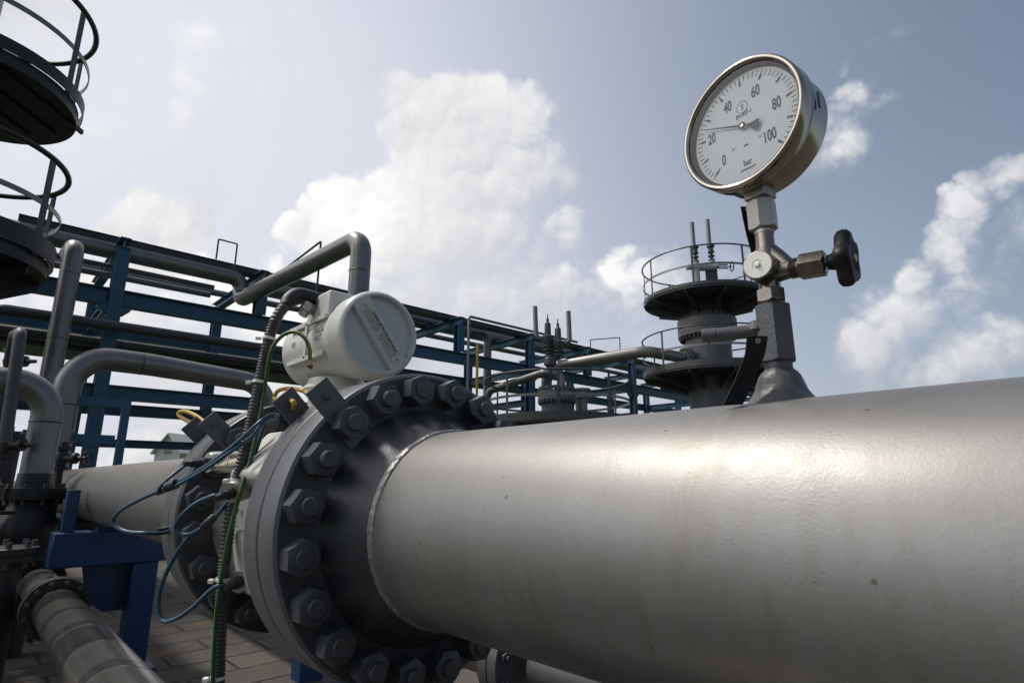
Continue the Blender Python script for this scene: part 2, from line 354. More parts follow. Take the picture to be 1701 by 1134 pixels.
def text_mesh(s, size, mtx, depth=.0004, sx=1.0, bold=0.0, align='CENTER'):
    cu = bpy.data.curves.new('txt', 'FONT'); cu.body = s; cu.size = size; cu.align_x = align; cu.align_y = 'CENTER'; cu.extrude = depth/2; cu.offset = bold; cu.resolution_u = 4
    to = bpy.data.objects.new('txt', cu); C.objects.link(to); bpy.context.view_layer.update()
    me = bpy.data.meshes.new_from_object(to.evaluated_get(bpy.context.evaluated_depsgraph_get()))
    vs = [mtx @ V((v.co.x*sx, v.co.y, v.co.z)) for v in me.vertices]; fs = [tuple(p.vertices) for p in me.polygons]
    bpy.data.objects.remove(to); bpy.data.meshes.remove(me); bpy.data.curves.remove(cu)
    return vs, fs

# ================================================================== ground
G = -.95
g = MB(); g.add([(-900, -900, G-.004), (900, -900, G-.004), (900, 900, G-.004), (-900, 900, G-.004)], [(0, 1, 2, 3)]).build('ground', M_grass, kind='structure', smooth=False)
p = MB(); p.origin = (1.21, 0, G)
p.add([(-3, -6, G), (26, -6, G), (26, 9, G), (-3, 9, G)], [(0, 1, 2, 3)]).build('pavement', M_pave, kind='structure', smooth=False)

# ================================================================== main pipe (12 inch) and flow meter
PX, PZ, PR = .643, -.0785, .162
YD = V((0, 1, 0))
gp = thing('gas_pipe', 'big silver painted gas pipe in the foreground carrying the pressure gauge', 'pipe', (PX, -.6, G))
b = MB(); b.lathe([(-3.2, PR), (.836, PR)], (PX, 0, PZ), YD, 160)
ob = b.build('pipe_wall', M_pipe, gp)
def weld(parent, y, amp=.0030, R=PR+.001, m=M_pipeL):
    b = MB(); n = 420; rs = []; rr_ = random.Random(int(y*100)); j1 = [rr_.random() for _ in range(n)]
    sm = lambda k, q: sum(j1[(k*q+i) % n] for i in (-1, 0, 1))/3
    for k in range(n):
        a = 2*pi*k/n; e = V((cos(a), 0, sin(a))); j = amp*sm(k, 1); j2 = amp*sm(k+n//2, 1); w = .0092+.0016*sm(k+90, 1); c = V((PX, y, PZ))
        rs.append([c+e*(R-.003)+YD*(-w), c+e*(R+.0016+j*.6)+YD*(-w*.72), c+e*(R+.0026+j)+YD*(-w*.4), c+e*(R+.0012+j*.3)+YD*(.0004), c+e*(R+.0024+j2)+YD*(w*.4), c+e*(R+.0014+j2*.5)+YD*(w*.75), c+e*(R-.003)+YD*w])
    b.rings(rs, False, loop=True); return b.build('weld_bead', m, parent)
M_weld = mat('painted weld bead', (.22, .21, .195), .42, .5, .3, 60, .4, 200, (.08, .075, .07), .6, 50)
weld(gp, .842, m=M_weld)
FB, FT = .93, .067                                        # back of the near flange, flange thickness
def wn_flange(parent, yb, direction, name='flange', hub=True, rim=True):
    s = direction; b = MB()
    prof = ([(-.086, .1615), (-.080, .1655), (-.030, .190), (-.012, .2015), (-.003, .2075), (0, .216)] if hub else [(0, .12)])+[(0, .272)]+[(.001, .2735)]
    b.lathe(prof, (PX, yb, PZ), (0, s, 0), 128, hub is False, False)
    o = b.build(name, M_dark, parent, ang=30)
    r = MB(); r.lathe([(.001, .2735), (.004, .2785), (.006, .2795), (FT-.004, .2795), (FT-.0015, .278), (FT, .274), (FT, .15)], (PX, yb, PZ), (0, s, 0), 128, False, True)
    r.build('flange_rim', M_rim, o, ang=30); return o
wn_flange(gp, FB, 1)
BC = .2445
def nuts(parent, y, s, count=20, skip=()):
    first = None
    for k in range(count):
        a = 2*pi*(k+.5)/count; e = V((cos(a), 0, sin(a))); c = V((PX, y, PZ))+e*BC
        d = V((0, s, 0)); bb = MB()
        bb.lathe([(0, .0275), (.0025, .0275)], c, d, 28); bb.hexnut(c+d*.0022, d, .0508, .031, rot=random.uniform(0, pi/3))
        nut = bb.build('nut', M_nut, parent, ang=28)
        L = .031+random.uniform(.006, .019)
        st = MB(); st.lathe([(.030, .0148), (L-.002, .0148), (L, .0128)], c, d, 28, False); st.build('stud', M_nut, nut, ang=30)
nuts(gp, FB, -1)
def bond_plate(parent, y, s, pa, length, back=.055, width=.047, off=0.0):
    e = V((cos(pa), 0, sin(pa))); t = V((-sin(pa), 0, cos(pa))); c0 = V((PX, y, PZ))+e*(BC-back)+t*off; c1 = V((PX, y, PZ))+e*(BC+length)+t*off
    d = V((0, s, 0)); b = MB(); b.prism([c0+t*width/2, c0-t*width/2, c1-t*width/2, c1+t*width/2], d*.006)
    o = b.build('bond_plate', M_plate, parent, bevel=.0008)
    bb = MB(); q = c1-e*.026; bb.lathe([(-.005, .004), (-.0035, .0065), (0, .0065)], q, d, 16); bb.lathe([(.006, .0065), (.009, .0062), (.0105, .004)], q, d, 16); bb.cyl(q-d*.004, q+d*.01, .003, n=8); bb.build('bolt', M_nut, o); return q
qa = radians(180-9-18*2)
q1 = bond_plate(gp, FB, -1, radians(135), .085)

fm = thing('flow_meter', 'off white ultrasonic flow meter with round electronics housing between two bolted flanges', 'flow meter', (PX, 1.28, G))
YM0, YM1 = 1.0, 1.557
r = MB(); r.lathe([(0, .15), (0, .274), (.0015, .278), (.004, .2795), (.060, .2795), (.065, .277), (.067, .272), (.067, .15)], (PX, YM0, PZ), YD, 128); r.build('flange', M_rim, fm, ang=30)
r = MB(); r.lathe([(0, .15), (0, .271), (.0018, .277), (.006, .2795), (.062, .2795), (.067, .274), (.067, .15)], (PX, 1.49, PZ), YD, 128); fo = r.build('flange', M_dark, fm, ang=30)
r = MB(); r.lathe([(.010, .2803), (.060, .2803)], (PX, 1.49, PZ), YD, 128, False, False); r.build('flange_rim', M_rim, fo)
nuts(fm, 1.49, -1)
b = MB(); b.lathe([(0, .205), (.02, .19), (.05, .178), (.37, .178), (.40, .19), (.423, .205)], (PX, 1.067, PZ), YD, 96); b.build('body', M_white, fm, ang=30)
q2 = bond_plate(fm, 1.067, 1, radians(135), .085, off=0)
q3 = bond_plate(fm, 1.49, -1, radians(138), .085)
gk = MB(); gk.lathe([(0, .19), (0, .262), (.003, .262), (.003, .19)], (PX, .997, PZ), YD, 96); gk.build('gasket', M_black, fm)
gk = MB(); gk.lathe([(0, .19), (0, .262), (.003, .262), (.003, .19)], (PX, 1.557, PZ), YD, 96); gk.build('gasket', M_black, fm)

# --- far pipe
fp = thing('gas_pipe', 'grey gas pipe running on behind the flow meter and narrowing to a thin line', 'pipe', (PX, 4, G))
b = MB(); b.lathe([(-.02, PR), (4.9, PR), (5.05, .158), (5.5, .09), (5.65, .085), (9.5, .085)], (PX, 1.72, PZ), YD, 72); b.build('pipe_wall', M_pipeL, fp)
wn_flange(fp, 1.627, -1)
weld(fp, 1.712)

# --- electronics housing
HX, HZ, HY0, HY1 = .642, .322, 1.125, 1.535
HC = V((HX, HY0, HZ)); ME = -YD
hs = MB(); hs.lathe([(.062, .086), (.070, .092), (.10, .092), (.112, .088), (.30, .088), (.312, .092), (.335, .092), (.345, .085)], HC, YD, 72)
for zz_, xx in ((.046, -1), (-.040, -1), (.046, 1), (-.040, 1)):   # ribs along the sides
    hs.box((HX+xx*.078, HY0+.205, HZ+zz_), (.022, .20, .010))
hs.box((HX-.084, HY0+.205, HZ+.003), (.010, .012, .085))
house = hs.build('housing', M_white, fm, ang=32)
bx = MB(); bx.box((HX-.028, HY0+.165, HZ+.070), (.105, .115, .085)); bx.box((HX-.079, HY0+.19, HZ+.050), (.012, .055, .055)); bx.build('terminal_box', M_white, fm, bevel=.008)
lid = MB(); lid.lathe([(.066, .095), (.062, .1005), (.018, .1005), (.012, .0995), (.006, .0965), (.003, .092), (.003, .089), (.005, .0865), (.016, .084)], HC, YD, 96, False, False)
# recessed lid face with the raised diagonal bar: bar direction goes down to the right
bd = V((cos(radians(-52)), 0, sin(radians(-52)))); bt = V((-bd.z, 0, bd.x))
lid.lathe([(.016, .0845), (.016, .0002)], HC, YD, 96, False, False)
def seg_ring(y0, y1, rr, wbar):
    pts = []
    for sgn in (1, -1):
        a = math.asin(wbar/rr)
        for k in range(13):
            t = a-2*a*k/12
            pts.append(HC+(bd*cos(t)*sgn+bt*sin(t)*sgn)*rr+YD*y0)
    return pts
lid.rings([[p_+YD*dy for p_ in seg_ring(0, 0, .0885, wb)] for dy, wb in ((.017, .0255), (.006, .0245), (.0035, .0225), (.003, .0200))])
lid.arc((0, 0, 0), 0, 0, 0, 0, n=3) if False else None
lid.build('cover', M_lid, fm, ang=30)
lb = MB()
def stadium(cen, L, w, y, n=10):
    pts = []
    for sgn in (1, -1):
        for k in range(n+1):
            t = pi/2-pi*k/n; pts.append(cen+(bd*(L/2-w/2+cos(t)*w/2)+bt*(sin(t)*w/2))*sgn+YD*y)
    return pts
lb.prism(stadium(HC, .156, .031, .0016), YD*.0020); label = lb.build('label_plate', M_label, fm)
pr = MB()
def lab_m(x, y): return Matrix.Translation(HC+bd*x+bt*y+YD*.0013) @ Matrix((bd, bt, -YD)).transposed().to_4x4()
vs, fs = text_mesh('\u25B2WARNING  KEEP TIGHT WHEN CIRCUITS ARE ALIVE', .0068, lab_m(.002, .0090), .0003, .63, .00022); pr.add(vs, fs)
rnd = random.Random(3)
for x0, x1 in ((-.063, -.008), (.000, .060)):
    for i in range(5):
        x = x0
        while x < x1-.001:
            w = rnd.uniform(.0012, .0042)
            for q in range(max(1, int(w/.0012))):
                xx = x+q*.0012
                if xx < x1: pr.box(HC+bd*(xx+.0005)+bt*(.0040-i*.0038)+YD*.0014, (.0010*rnd.uniform(.6, 1), .0028*rnd.uniform(.6, 1), .0003), (bd, bt, YD))
            x += w+.0012
pr.build('print', mat('black label print', (.012, .012, .011), .7, 0, 0), label, smooth=False)
for s in (-1, 1):
    bb = MB(); bb.lathe([(0, .002), (.0008, .0016)], HC+bd*.070*s+YD*.0016, ME, 10); bb.build('rivet', M_nut, label)
nk = MB(); nk.lathe([(0, .070), (.02, .070), (.022, .066), (.085, .064), (.088, .074), (.100, .078), (.106, .076), (.112, .070), (.125, .066)], (HX, 1.33, PZ+.172+.02), (0, 0, 1), 56); nk.build('neck', M_white, fm, ang=30)
# cast lettering of the housing side: pads and raised marks
def sidetext(s, size, y, z): return text_mesh(s, size, Matrix.Translation((HX-.0885, y, z)) @ Matrix((V((0, -1, 0)), V((0, 0, 1)), V((-1, 0, 0)))).transposed().to_4x4(), .004, .9, .0002)
for t_, y_, z_ in (('10-07-5', HY0+.135, HZ+.018), ('M2K', HY0+.135, HZ+.000), ('TI5', HY0+.275, HZ+.004)):
    cs = MB(); vs, fs = sidetext(t_, .016, y_, z_); cs.add(vs, fs); cs.build('cast_lettering', M_white, fm)
st = MB(); st.prism([(HX-.0745, HY0+.29, HZ+.052), (HX-.0745, HY0+.225, HZ+.052), (HX-.050, HY0+.225, HZ+.0765), (HX-.050, HY0+.29, HZ+.0765)], (-.003, 0, .003))
st.build('sticker', mat('worn red white sticker', (.46, .38, .36), .5, 0, .1, 20, 0, 0, (.20, .05, .05), .8, 70), fm)
es = MB(); es.hexnut((HX-.082, HY0+.17, HZ-.064), (-1, 0, 0), .011, .006); es.cyl((HX-.086, HY0+.17, HZ-.064), (HX-.094, HY0+.17, HZ-.064), .003); es.build('earth_screw', mat('brass', (.12, .095, .025), .4, .8), fm)
# transducer pads and probes on the left flank of the meter body
tp = MB()
def obox(c, sz, yaw, tilt=0):
    Rm = Matrix.Rotation(yaw, 3, 'Z') @ Matrix.Rotation(tilt, 3, 'Y'); tp.box(c, sz, (Rm @ V((1, 0, 0)), Rm @ V((0, 1, 0)), Rm @ V((0, 0, 1))))
obox(V((.520, 1.27, .015)), (.14, .20, .13), radians(4), radians(40))
obox(V((.500, 1.27, -.155)), (.11, .19, .13), radians(-4), radians(-12))
obox(V((.525, 1.15, -.20)), (.10, .09, .13), radians(0), radians(-25))
tp.build('transducer_pad', M_white, fm, bevel=.012)
def probe(tip, base, r, mtl, gland=True):
    tip, base = V(tip), V(base); d = tip-base; L = d.length; bb = MB()
    bb.lathe([(0, r*1.05), (L*.38, r*1.05), (L*.40, r*.93), (L*.46, r*.93), (L*.48, r), (L*.72, r), (L*.73, r*.94), (L*.76, r*.94), (L*.77, r), (L*.93, r), (L, r*.86)], base, d, 32)
    o = bb.build('probe', mtl, fm, ang=30)
    if gland:
        dn = d.normalized(); g_ = MB(); g_.lathe([(0, r*.5), (.012, r*.5), (.014, r*.36), (.034, r*.34), (.037, r*.26), (.05, r*.2)], tip, dn, 20); g_.build('cable_gland', M_black, o)
    return o
probe(at(345, 768, 1.27), at(430, 764, 1.36), .0245, M_chrome)
probe(at(384, 818, 1.20), at(450, 795, 1.34), .024, M_steelw)
probe(at(298, 877, 1.345), at(385, 870, 1.45), .0215, M_chrome)
probe(at(396, 966, 1.18), at(440, 945, 1.30), .024, M_steelw)
bb = MB(); bb.cyl(at(290, 900, 1.48), at(385, 905, 1.54), .036, n=24); bb.build('probe_boss', M_brass, fm)
bb = MB(); bb.cyl(at(388, 848, 1.27), at(394, 846, 1.27), .007, n=12); bb.build('plug', M_red, fm)

# --- cables
def cable(name, pts, r, m, label, cat='cable', group=None, per=8, n=12, parent=None, stripe=False):
    b = MB(); sp = spline(pts, per); b.tube(sp, r, n)
    if stripe: b.attr = [(.5+.5*cos(2*pi*(i % n)/n+1.9)) for i in range(len(b.v))]
    return b.build(name, m, parent, label=label if not parent else None, cat=cat if not parent else None, group=group)
P_ = lambda L: [at(*q) for q in L]
cable('cable', P_([(462,689,1.30),(447,690,1.26),(425,706,1.22),(385,742,1.20),(340,775,1.20),(287,805,1.22),(235,828,1.24),(200,848,1.26),(188,866,1.27),(205,881,1.26),(240,885,1.25),(268,885,1.28),(284,881,1.33)]), .0042, M_cable, 'blue cable looping out widest to the left of the flow meter')
cable('cable', P_([(460,692,1.28),(440,700,1.24),(415,728,1.215),(380,752,1.195),(335,783,1.195),(289,808,1.21),(262,820,1.23)]), .0040, M_cable, 'blue cable tied alongside the widest loop in front of the far flange')
cable('cable', P_([(330,764,1.33),(318,764,1.30),(303,776,1.27),(285,790,1.24),(268,806,1.22),(262,818,1.22)]), .0036, M_cable, 'short blue cable leaving the polished upper probe')
cable('cable', P_([(366,822,1.17),(352,824,1.16),(325,836,1.16),(302,856,1.16),(292,874,1.17),(300,886,1.17),(318,886,1.17),(342,872,1.18),(368,846,1.2),(392,812,1.22),(412,780,1.24),(428,740,1.26),(442,700,1.28)]), .0045, M_cable, 'blue cable making a small loop below the middle probe and rising to the bond plate')
cable('cable', P_([(378,968,1.16),(352,978,1.15),(320,1008,1.14),(294,1026,1.14),(272,1031,1.15),(263,1015,1.16),(266,978,1.17),(284,935,1.18),(310,896,1.18),(340,872,1.18),(356,855,1.19)]), .0045, M_cable, 'blue cable hanging in the lowest loop above the paving')
tb = MB()
for q, d_ in (((285, 806, 1.215), (345, 784, 1.2)),):
    a = at(*q); dd = (at(*d_)-a).normalized(); tb.cyl(a-dd*.012, a+dd*.012, .0105, n=14)
tb.build('tape_wrap', M_black, label='black tape wrap binding the two blue cables', cat='tape')
tb = MB(); a = at(345, 868, 1.18); dd = (at(365, 850, 1.2)-a).normalized(); tb.cyl(a-dd*.014, a+dd*.016, .0085, n=14); tb.build('tape_wrap', M_black, label='black tape wrap at the small loop below the middle probe', cat='tape')
# corrugated conduit
cp = spline(P_([(497,497,1.40),(480,503,1.36),(464,520,1.33),(450,552,1.31),(436,610,1.29),(420,690,1.26),(404,760,1.235),(390,815,1.22),(379,880,1.20),(372,950,1.18),(366,1040,1.17),(362,1140,1.16),(360,1240,1.16)]), 24)
dense = []
acc = 0
for i in range(len(cp)-1):
    L = (cp[i+1]-cp[i]).length; n_ = max(1, round(L/.0014))
    for k in range(n_): dense.append(cp[i].lerp(cp[i+1], k/n_))
b = MB(); b.tube(dense, lambda i, n: .0120+.0012*sin(i*2*pi/5), 14)
cd = b.build('conduit', M_cdt, label='grey corrugated conduit hanging from the housing past the near flange', cat='conduit', ang=60)
b = MB(); b.tube(spline(P_([(474,509,1.345),(480,497,1.365),(496,489,1.39),(522,496,1.41),(545,508,1.42)]), 8), lambda i, n: .0145+.005*i/n, 18); b.lathe([(0, .024), (.03, .026)], at(528, 500, 1.41), at(548, 508, 1.42)-at(528, 500, 1.41), 24); b.build('shrink_boot', M_black, cd)
b = MB(); a = at(507, 517, 1.38); b.hexnut(a, (at(520, 500, 1.39)-a), .030, .022, both=True); b.cyl(a, at(502, 524, 1.375), .011); b.build('gland_nut', M_steelw, cd)
for (x, y, D) in ((446, 562, 1.295), (421, 633, 1.275), (385, 798, 1.205), (368, 966, 1.16), (362, 1132, 1.14)):
    k = min(range(len(dense)-1), key=lambda i: (dense[i]-at(x+8, y, D)).length); dd = (dense[k+1]-dense[k]).normalized(); b = MB()
    b.lathe([(-.003, .0148), (.003, .0148)], dense[k], dd, 24, True, True)
    hx = -RT; b.box(dense[k]+hx*.020-FW*.010, (.010, .008, .007), (RT, FW, UP)); b.build('cable_tie', M_tie, cd)
cable('earth_wire', P_([(515,598,1.26),(514,578,1.26),(505,560,1.26),(487,551,1.265),(466,560,1.27),(450,585,1.272),(440,640,1.275),(431,700,1.25),(418,757,1.225),(405,800,1.20),(390,850,1.185),(378,900,1.170),(366,970,1.155),(358,1040,1.146),(353,1138,1.142),(351,1240,1.142)]), .0042, M_gy, 'green and yellow earth wire clipped along the corrugated conduit', stripe=True)
q1w = q1+V((0, .012, 0))
cable('earth_wire', [q2+V((.002, -.007, -.008)), q2+V((-.003, -.009, .006)), at(457,662,1.335), at(462,649,1.31), at(480,645,1.26), at(500,648,1.22), at(514,655,1.19), q1w+V((0.01, .004, -.012))], .0046, M_yel, 'short yellow earth wire bridging the two bond plates of the near flange', stripe=False)
cable('earth_wire', P_([(334,706,1.66),(318,702,1.70),(300,692,1.74),(297,685,1.75),(308,683,1.72),(325,690,1.68),(340,701,1.62)]), .0058, M_yel, 'short yellow earth wire bridging the bond plates of the far flange')
b = MB(); e = V((cos(radians(138)), 0, sin(radians(138)))); t = V((-sin(radians(138)), 0, cos(radians(138)))); c0 = V((PX, 1.633, PZ))
b.prism([c0+e*.2+t*.0235, c0+e*.2-t*.0235, c0+e*.328-t*.0235, c0+e*.328+t*.0235], (0, .006, 0)); b.build('bond_plate', M_plate, fp)

# ================================================================== pressure gauge on its valve
ga = radians(8.6); gh = V((-sin(ga), -cos(ga), 0)); gn = V((-cos(ga), sin(ga), 0)); gz = V((0, 0, 1)); gc = V((.6195, .2605, .4100))
GX, GY = .643, .2605
pg = thing('pressure_gauge', 'round steel pressure gauge with white 0 to 100 bar dial on top of the valve', 'gauge', (GX, GY, .318))
L_ = lambda x, y, d: gc+gh*x+gz*y+gn*d
b = MB(); b.lathe([(-.050, .060), (-.0505, .069), (-.049, .0732), (-.045, .0752), (-.0085, .0752)], gc, gn, 96, True, False); b.build('case', M_steel, pg, ang=30)
b = MB(); b.lathe([(-.0085, .0745), (-.0110, .0785), (-.0100, .0797), (.0115, .0800), (.0135, .0790), (.0142, .0768), (.0136, .0748), (.012, .0736), (.0115, .0730), (.0105, .0731), (.0090, .0733)], gc, gn, 96, False, False); b.build('bezel', M_steel, pg, ang=50)
b = MB(); b.lathe([(.0001, .0698), (.0012, .0706), (.0088, .0722), (.0094, .0727)], gc, gn, 96, False, False); b.build('inner_ring', mat('black bezel shade', (.004, .004, .004), .9, 0, 0, spec=.05), pg, ang=40)  # inner wall blackened to stand for the shade inside the bezel
b = MB(); b.lathe([(-.005, .0728), (0, .0728), (0, .0001)], gc, gn, 96, False, False); dial = b.build('dial', M_dial, pg, ang=30)
b = MB(); b.rings([[L_(.0730*cos(2*pi*k/64)*q, .0730*sin(2*pi*k/64)*q, .0100) for k in range(64)] for q in (1, .5, .01)], True, False, False); b.build('glass', M_glass, pg, smooth=False)
b = MB()
def tick(v, r0, r1, w, d=.0003):
    a = radians(225-2.7*v); e = V((cos(a), sin(a), 0)); t = V((-sin(a), cos(a), 0)); pts = []
    for r_, s in ((r0, -1), (r1, -1), (r1, 1), (r0, 1)):
        q = e*r_+t*(s*w/2); pts.append(L_(q.x, q.y, .0001))
    b.prism(pts, gn*d)
for v in range(0, 101, 2):
    if v % 10 == 0: tick(v, .0550, .0615, .0029); tick(v, .0612, .0664, .0012, .00025)
    else: tick(v, .0600, .0664, .00090)
tick(0, .052, .0555, .0012)
b.build('scale_marks', M_print, dial, smooth=False)
b = MB()
def gm(x, y, d=.0003): return Matrix.Translation(L_(x, y, d)) @ Matrix((gh, gz, gn)).transposed().to_4x4()
for v, rr in ((0, .0435), (20, .0455), (40, .042), (60, .0415), (80, .043), (100, .041)):
    a = radians(225-2.7*v+(2 if v == 100 else 0)); vs, fs = text_mesh(str(v), .0200, gm(rr*cos(a), rr*sin(a)+(.001 if v == 0 else 0)), .0003, .56, .00045); b.add(vs, fs)
b.build('numerals', M_print, dial, smooth=False)
b = MB()
for s_, sz, x, y, k in (('S', .0100, 0, .0265, .8), ('EN 837-1', .0078, .0012, .0165, .70), ('bar', .0108, 0, -.0465, .80), ('316L', .0038, .0, -.0245, .8)):
    vs, fs = text_mesh(s_, sz, gm(x, y), .0003, k, .00016); b.add(vs, fs)
rs = []
for k in range(40):
    a = 2*pi*k/40; rs.append([L_(cos(a)*r_, .0265+sin(a)*r_, d) for r_, d in ((.0070, .0001), (.0076, .0001), (.0076, .0004), (.0070, .0004))])
b.rings(rs, loop=True)
for k in range(15): b.box(L_(-.0088+k*.00125, -.0550, .0003), (.0005, .0018, .0003), (gh, gz, gn))
b.box(L_(0, -.0538, .0003), (.020, .0004, .0003), (gh, gz, gn)); b.box(L_(-.0095, -.0550, .0003), (.0004, .0026, .0003), (gh, gz, gn))
b.build('lettering', M_print, dial, smooth=False)
for x, y in ((-.0165, -.0215), (.0185, -.0225)):
    b = MB(); b.lathe([(0, .0019), (.0009, .0017), (.0012, .001)], L_(x, y, 0), gn, 14); b.build('screw', M_steelw, dial)
na = radians(225-2.7*25.3); ne = V((cos(na), sin(na), 0)); nt_ = V((-sin(na), cos(na), 0)); b = MB()
def NP(r_, t_, d): q = ne*r_+nt_*t_; return L_(q.x, q.y, d)
ol = [(.058, .0003), (.012, .0011), (-.006, .0011), (-.012, .0028), (-.0205, .0068), (-.022, .0060), (-.0225, 0), (-.022, -.0060), (-.0205, -.0068), (-.012, -.0028), (-.006, -.0011), (.012, -.0011), (.058, -.0003)]
b.prism([NP(r_, t_, .0042) for r_, t_ in ol], gn*.0007); b.lathe([(0, .0044), (.0014, .0044)], L_(0, 0, .0040), gn, 24)
b.build('needle', M_print, pg, smooth=False)
b = MB(); b.lathe([(0, .0026), (.0008, .0026), (.001, .002)], L_(0, 0, .0054), gn, 20); b.build('needle_hub', M_chrome, pg)
b = MB(); b.box((GX, GY, .334), (.026, .026, .022), (gh, gn, gz)); b.lathe([(-.002, .0085), (.014, .0095)], (GX, GY, .312), gz, 20); b.build('socket', M_steelw, pg, bevel=.001)
b = MB(); b.box(L_(.0545*cos(radians(4)), 0, 0)+gn*-.024+gh*.0225, (.0008, .0035, .020), (gh, gn, gz)); b.build('vent_slot', M_black, pg)

nv = thing('needle_valve', 'steel needle valve with black lobed handwheel below the gauge', 'valve', (GX, GY, .196))
b = MB(); b.hexnut((GX, GY, .284), gz, .029, .036, rot=.35, both=True); b.lathe([(0, .011), (.005, .011)], (GX, GY, .279), gz, 20); b.build('union_nut', M_steelw, nv, ang=28)
b = MB(); b.lathe([(0, .0115), (.012, .0115), (.018, .0125), (.052, .0125), (.053, .0108), (.056, .0108), (.057, .0104), (.086, .0104)], (GX, GY, .207), gz, 28)
wv = V((.09, -.99, -.055)).normalized(); pv = V((-.995, -.09, 0)).normalized(); vc = V((GX, GY, .2315))
b.lathe([(0, .0135), (.012, .0125), (.024, .0105), (.040, .0100)], vc, wv, 28); b.lathe([(0, .0125), (.012, .0125)], vc, pv, 28)
b.tube([V((GX, GY, .262)), V((GX, GY, .248))+wv*.012, vc+wv*.024], .0095, 16)
b.build('valve_body', M_brass, nv, ang=35)
b = MB(); b.hexnut(vc+pv*.012, pv, .032, .022, rot=.2, both=True); b.build('plug', M_brass, nv, ang=28)
b = MB(); b.lathe([(.0335, .0150), (.0345, .0148), (.0345, .006), (.0341, .0055), (.0341, .0035), (.0355, .0030), (.0362, .002)], vc, pv, 28); b.build('plug_face', mat('pale zinc face', (.60, .59, .53), .5, .2, .1, 60), nv, ang=30)
b = MB(); b.hexnut(vc+wv*.034, wv, .0255, .026, rot=.5, both=True); b.build('bonnet_nut', M_brass, nv, ang=28)
for k in range(4): pass
b = MB(); b.lathe([(.024+.0022*k+dk, .0112+rk) for k in range(4) for dk, rk in ((0, -.0006), (.0011, .0006))], vc, wv, 24); b.build('bonnet_thread', M_brass, nv)
b = MB(); b.lathe([(.058, .0045), (.076, .0045)], vc, wv, 16); b.build('spindle', M_brass, nv)
b = MB(); d_, u_, w_ = frame(wv); hw = vc+wv*.080; rs = []
for t_, k_ in ((-.0075, .25), (-.0080, .58), (-.0075, .86), (-.0045, .97), (0, 1.0), (.0045, .97), (.0075, .87), (.0078, .66), (.0045, .46), (.0042, .15)):
    rs.append([hw+wv*t_+(u_*cos(2*pi*k/80)+w_*sin(2*pi*k/80))*((.0278+.0042*cos(5*2*pi*k/80+.5)*min(1, k_*1.1))*k_) for k in range(80)])
b.rings(rs); b.lathe([(-.018, .008), (-.006, .011)], hw, wv, 20); b.build('handwheel', M_wheel, nv, ang=60)
b = MB(); b.lathe([(.004, .0048), (.0085, .0048), (.0092, .004)], hw, wv, 16); b.build('wheel_screw', M_steelw, nv)
b = MB(); b.hexnut((GX, GY, .1955), gz, .028, .0155, rot=.1, both=True); b.lathe([(0, .0115), (.002, .0125), (.004, .0115), (.006, .0125), (.008, .0115)], (GX, GY, .1895), gz, 24); b.build('lock_nut', M_brass, nv, ang=28)
# boss welded on the pipe
b = MB(); b.hexnut((GX, GY, .1265), gz, .0355, .0655, rot=.12, both=True); b.lathe([(0, .0145), (.012, .0145)], (GX, GY, .117), gz, 28); boss = b.build('weld_boss', M_mid, gp, ang=28)
b = MB(); rr_ = random.Random(5)
b.lathe([(-.030, .062), (-.012, .047), (-.006, .040), (0, .0345), (.006, .0295), (.012, .0260), (.018, .0245), (.022, .0238), (.027, .0220), (.031, .0190), (.034, .0155), (.036, .0140)], (GX, GY, .0835), gz, 56, True, True,
        wob=lambda i, k: .0005*sin(k*.45+i*.8)+.0007*rr_.random()*(1 if i < 7 else .2)); b.build('weld_fillet', M_mid, boss, ang=60)
sd = V((-.4, .917, 0)); s0 = V((GX, GY, .1645))
b = MB(); b.lathe([(.010, .0078), (.062, .0078), (.0625, .0083), (.077, .0083), (.078, .0075)], s0, sd, 24); b.lathe([(.0165, .0125), (.020, .0130), (.0245, .0120)], s0, sd, 6); b.build('capped_stub', M_mid, boss, ang=30)
# hanging tag plates
def strap(name, L, R_, th, m, label, hole=None):
    n_ = len(L); b = MB(); A = [at(*q) for q in L]; B = [at(*q) for q in R_]; rs = []
    for i in range(n_):
        t = (A[min(i+1, n_-1)]-A[max(i-1, 0)]); nn = t.cross(B[i]-A[i]).normalized()*th
        rs.append([A[i], B[i], B[i]+nn, A[i]+nn])
    b.rings(rs); o = b.build(name, m, label=label, cat='tag', ang=30)
    if hole:
        h = MB(); c = at(*hole); nn = FW; h.lathe([(0, .0029), (.0006, .0029), (.0006, .0019), (0, .0019)], c, nn, 16); h.build('eyelet', M_steelw, o)
    return o
strap('tag_plate', [(1240,558,.610),(1239,572,.611),(1237,588,.612),(1229,608,.613),(1216,640,.614),(1200,673,.615)], [(1274,558,.620),(1272,574,.621),(1268,592,.622),(1260,610,.622),(1248,640,.621),(1233,671,.619)], .0013, M_tag, 'dark curved tag plate leaning from the weld boss down to the silver pipe', (1259, 566, .612))
strap('tag_plate', [(1230,343,.690),(1234,365,.690),(1240,392,.690),(1250,428,.690)], [(1252,345,.695),(1255,365,.695),(1259,392,.695),(1266,430,.695)], .0012, M_tag, 'dark narrow tag plate hanging behind the union nut of the gauge', (1242, 348, .688))

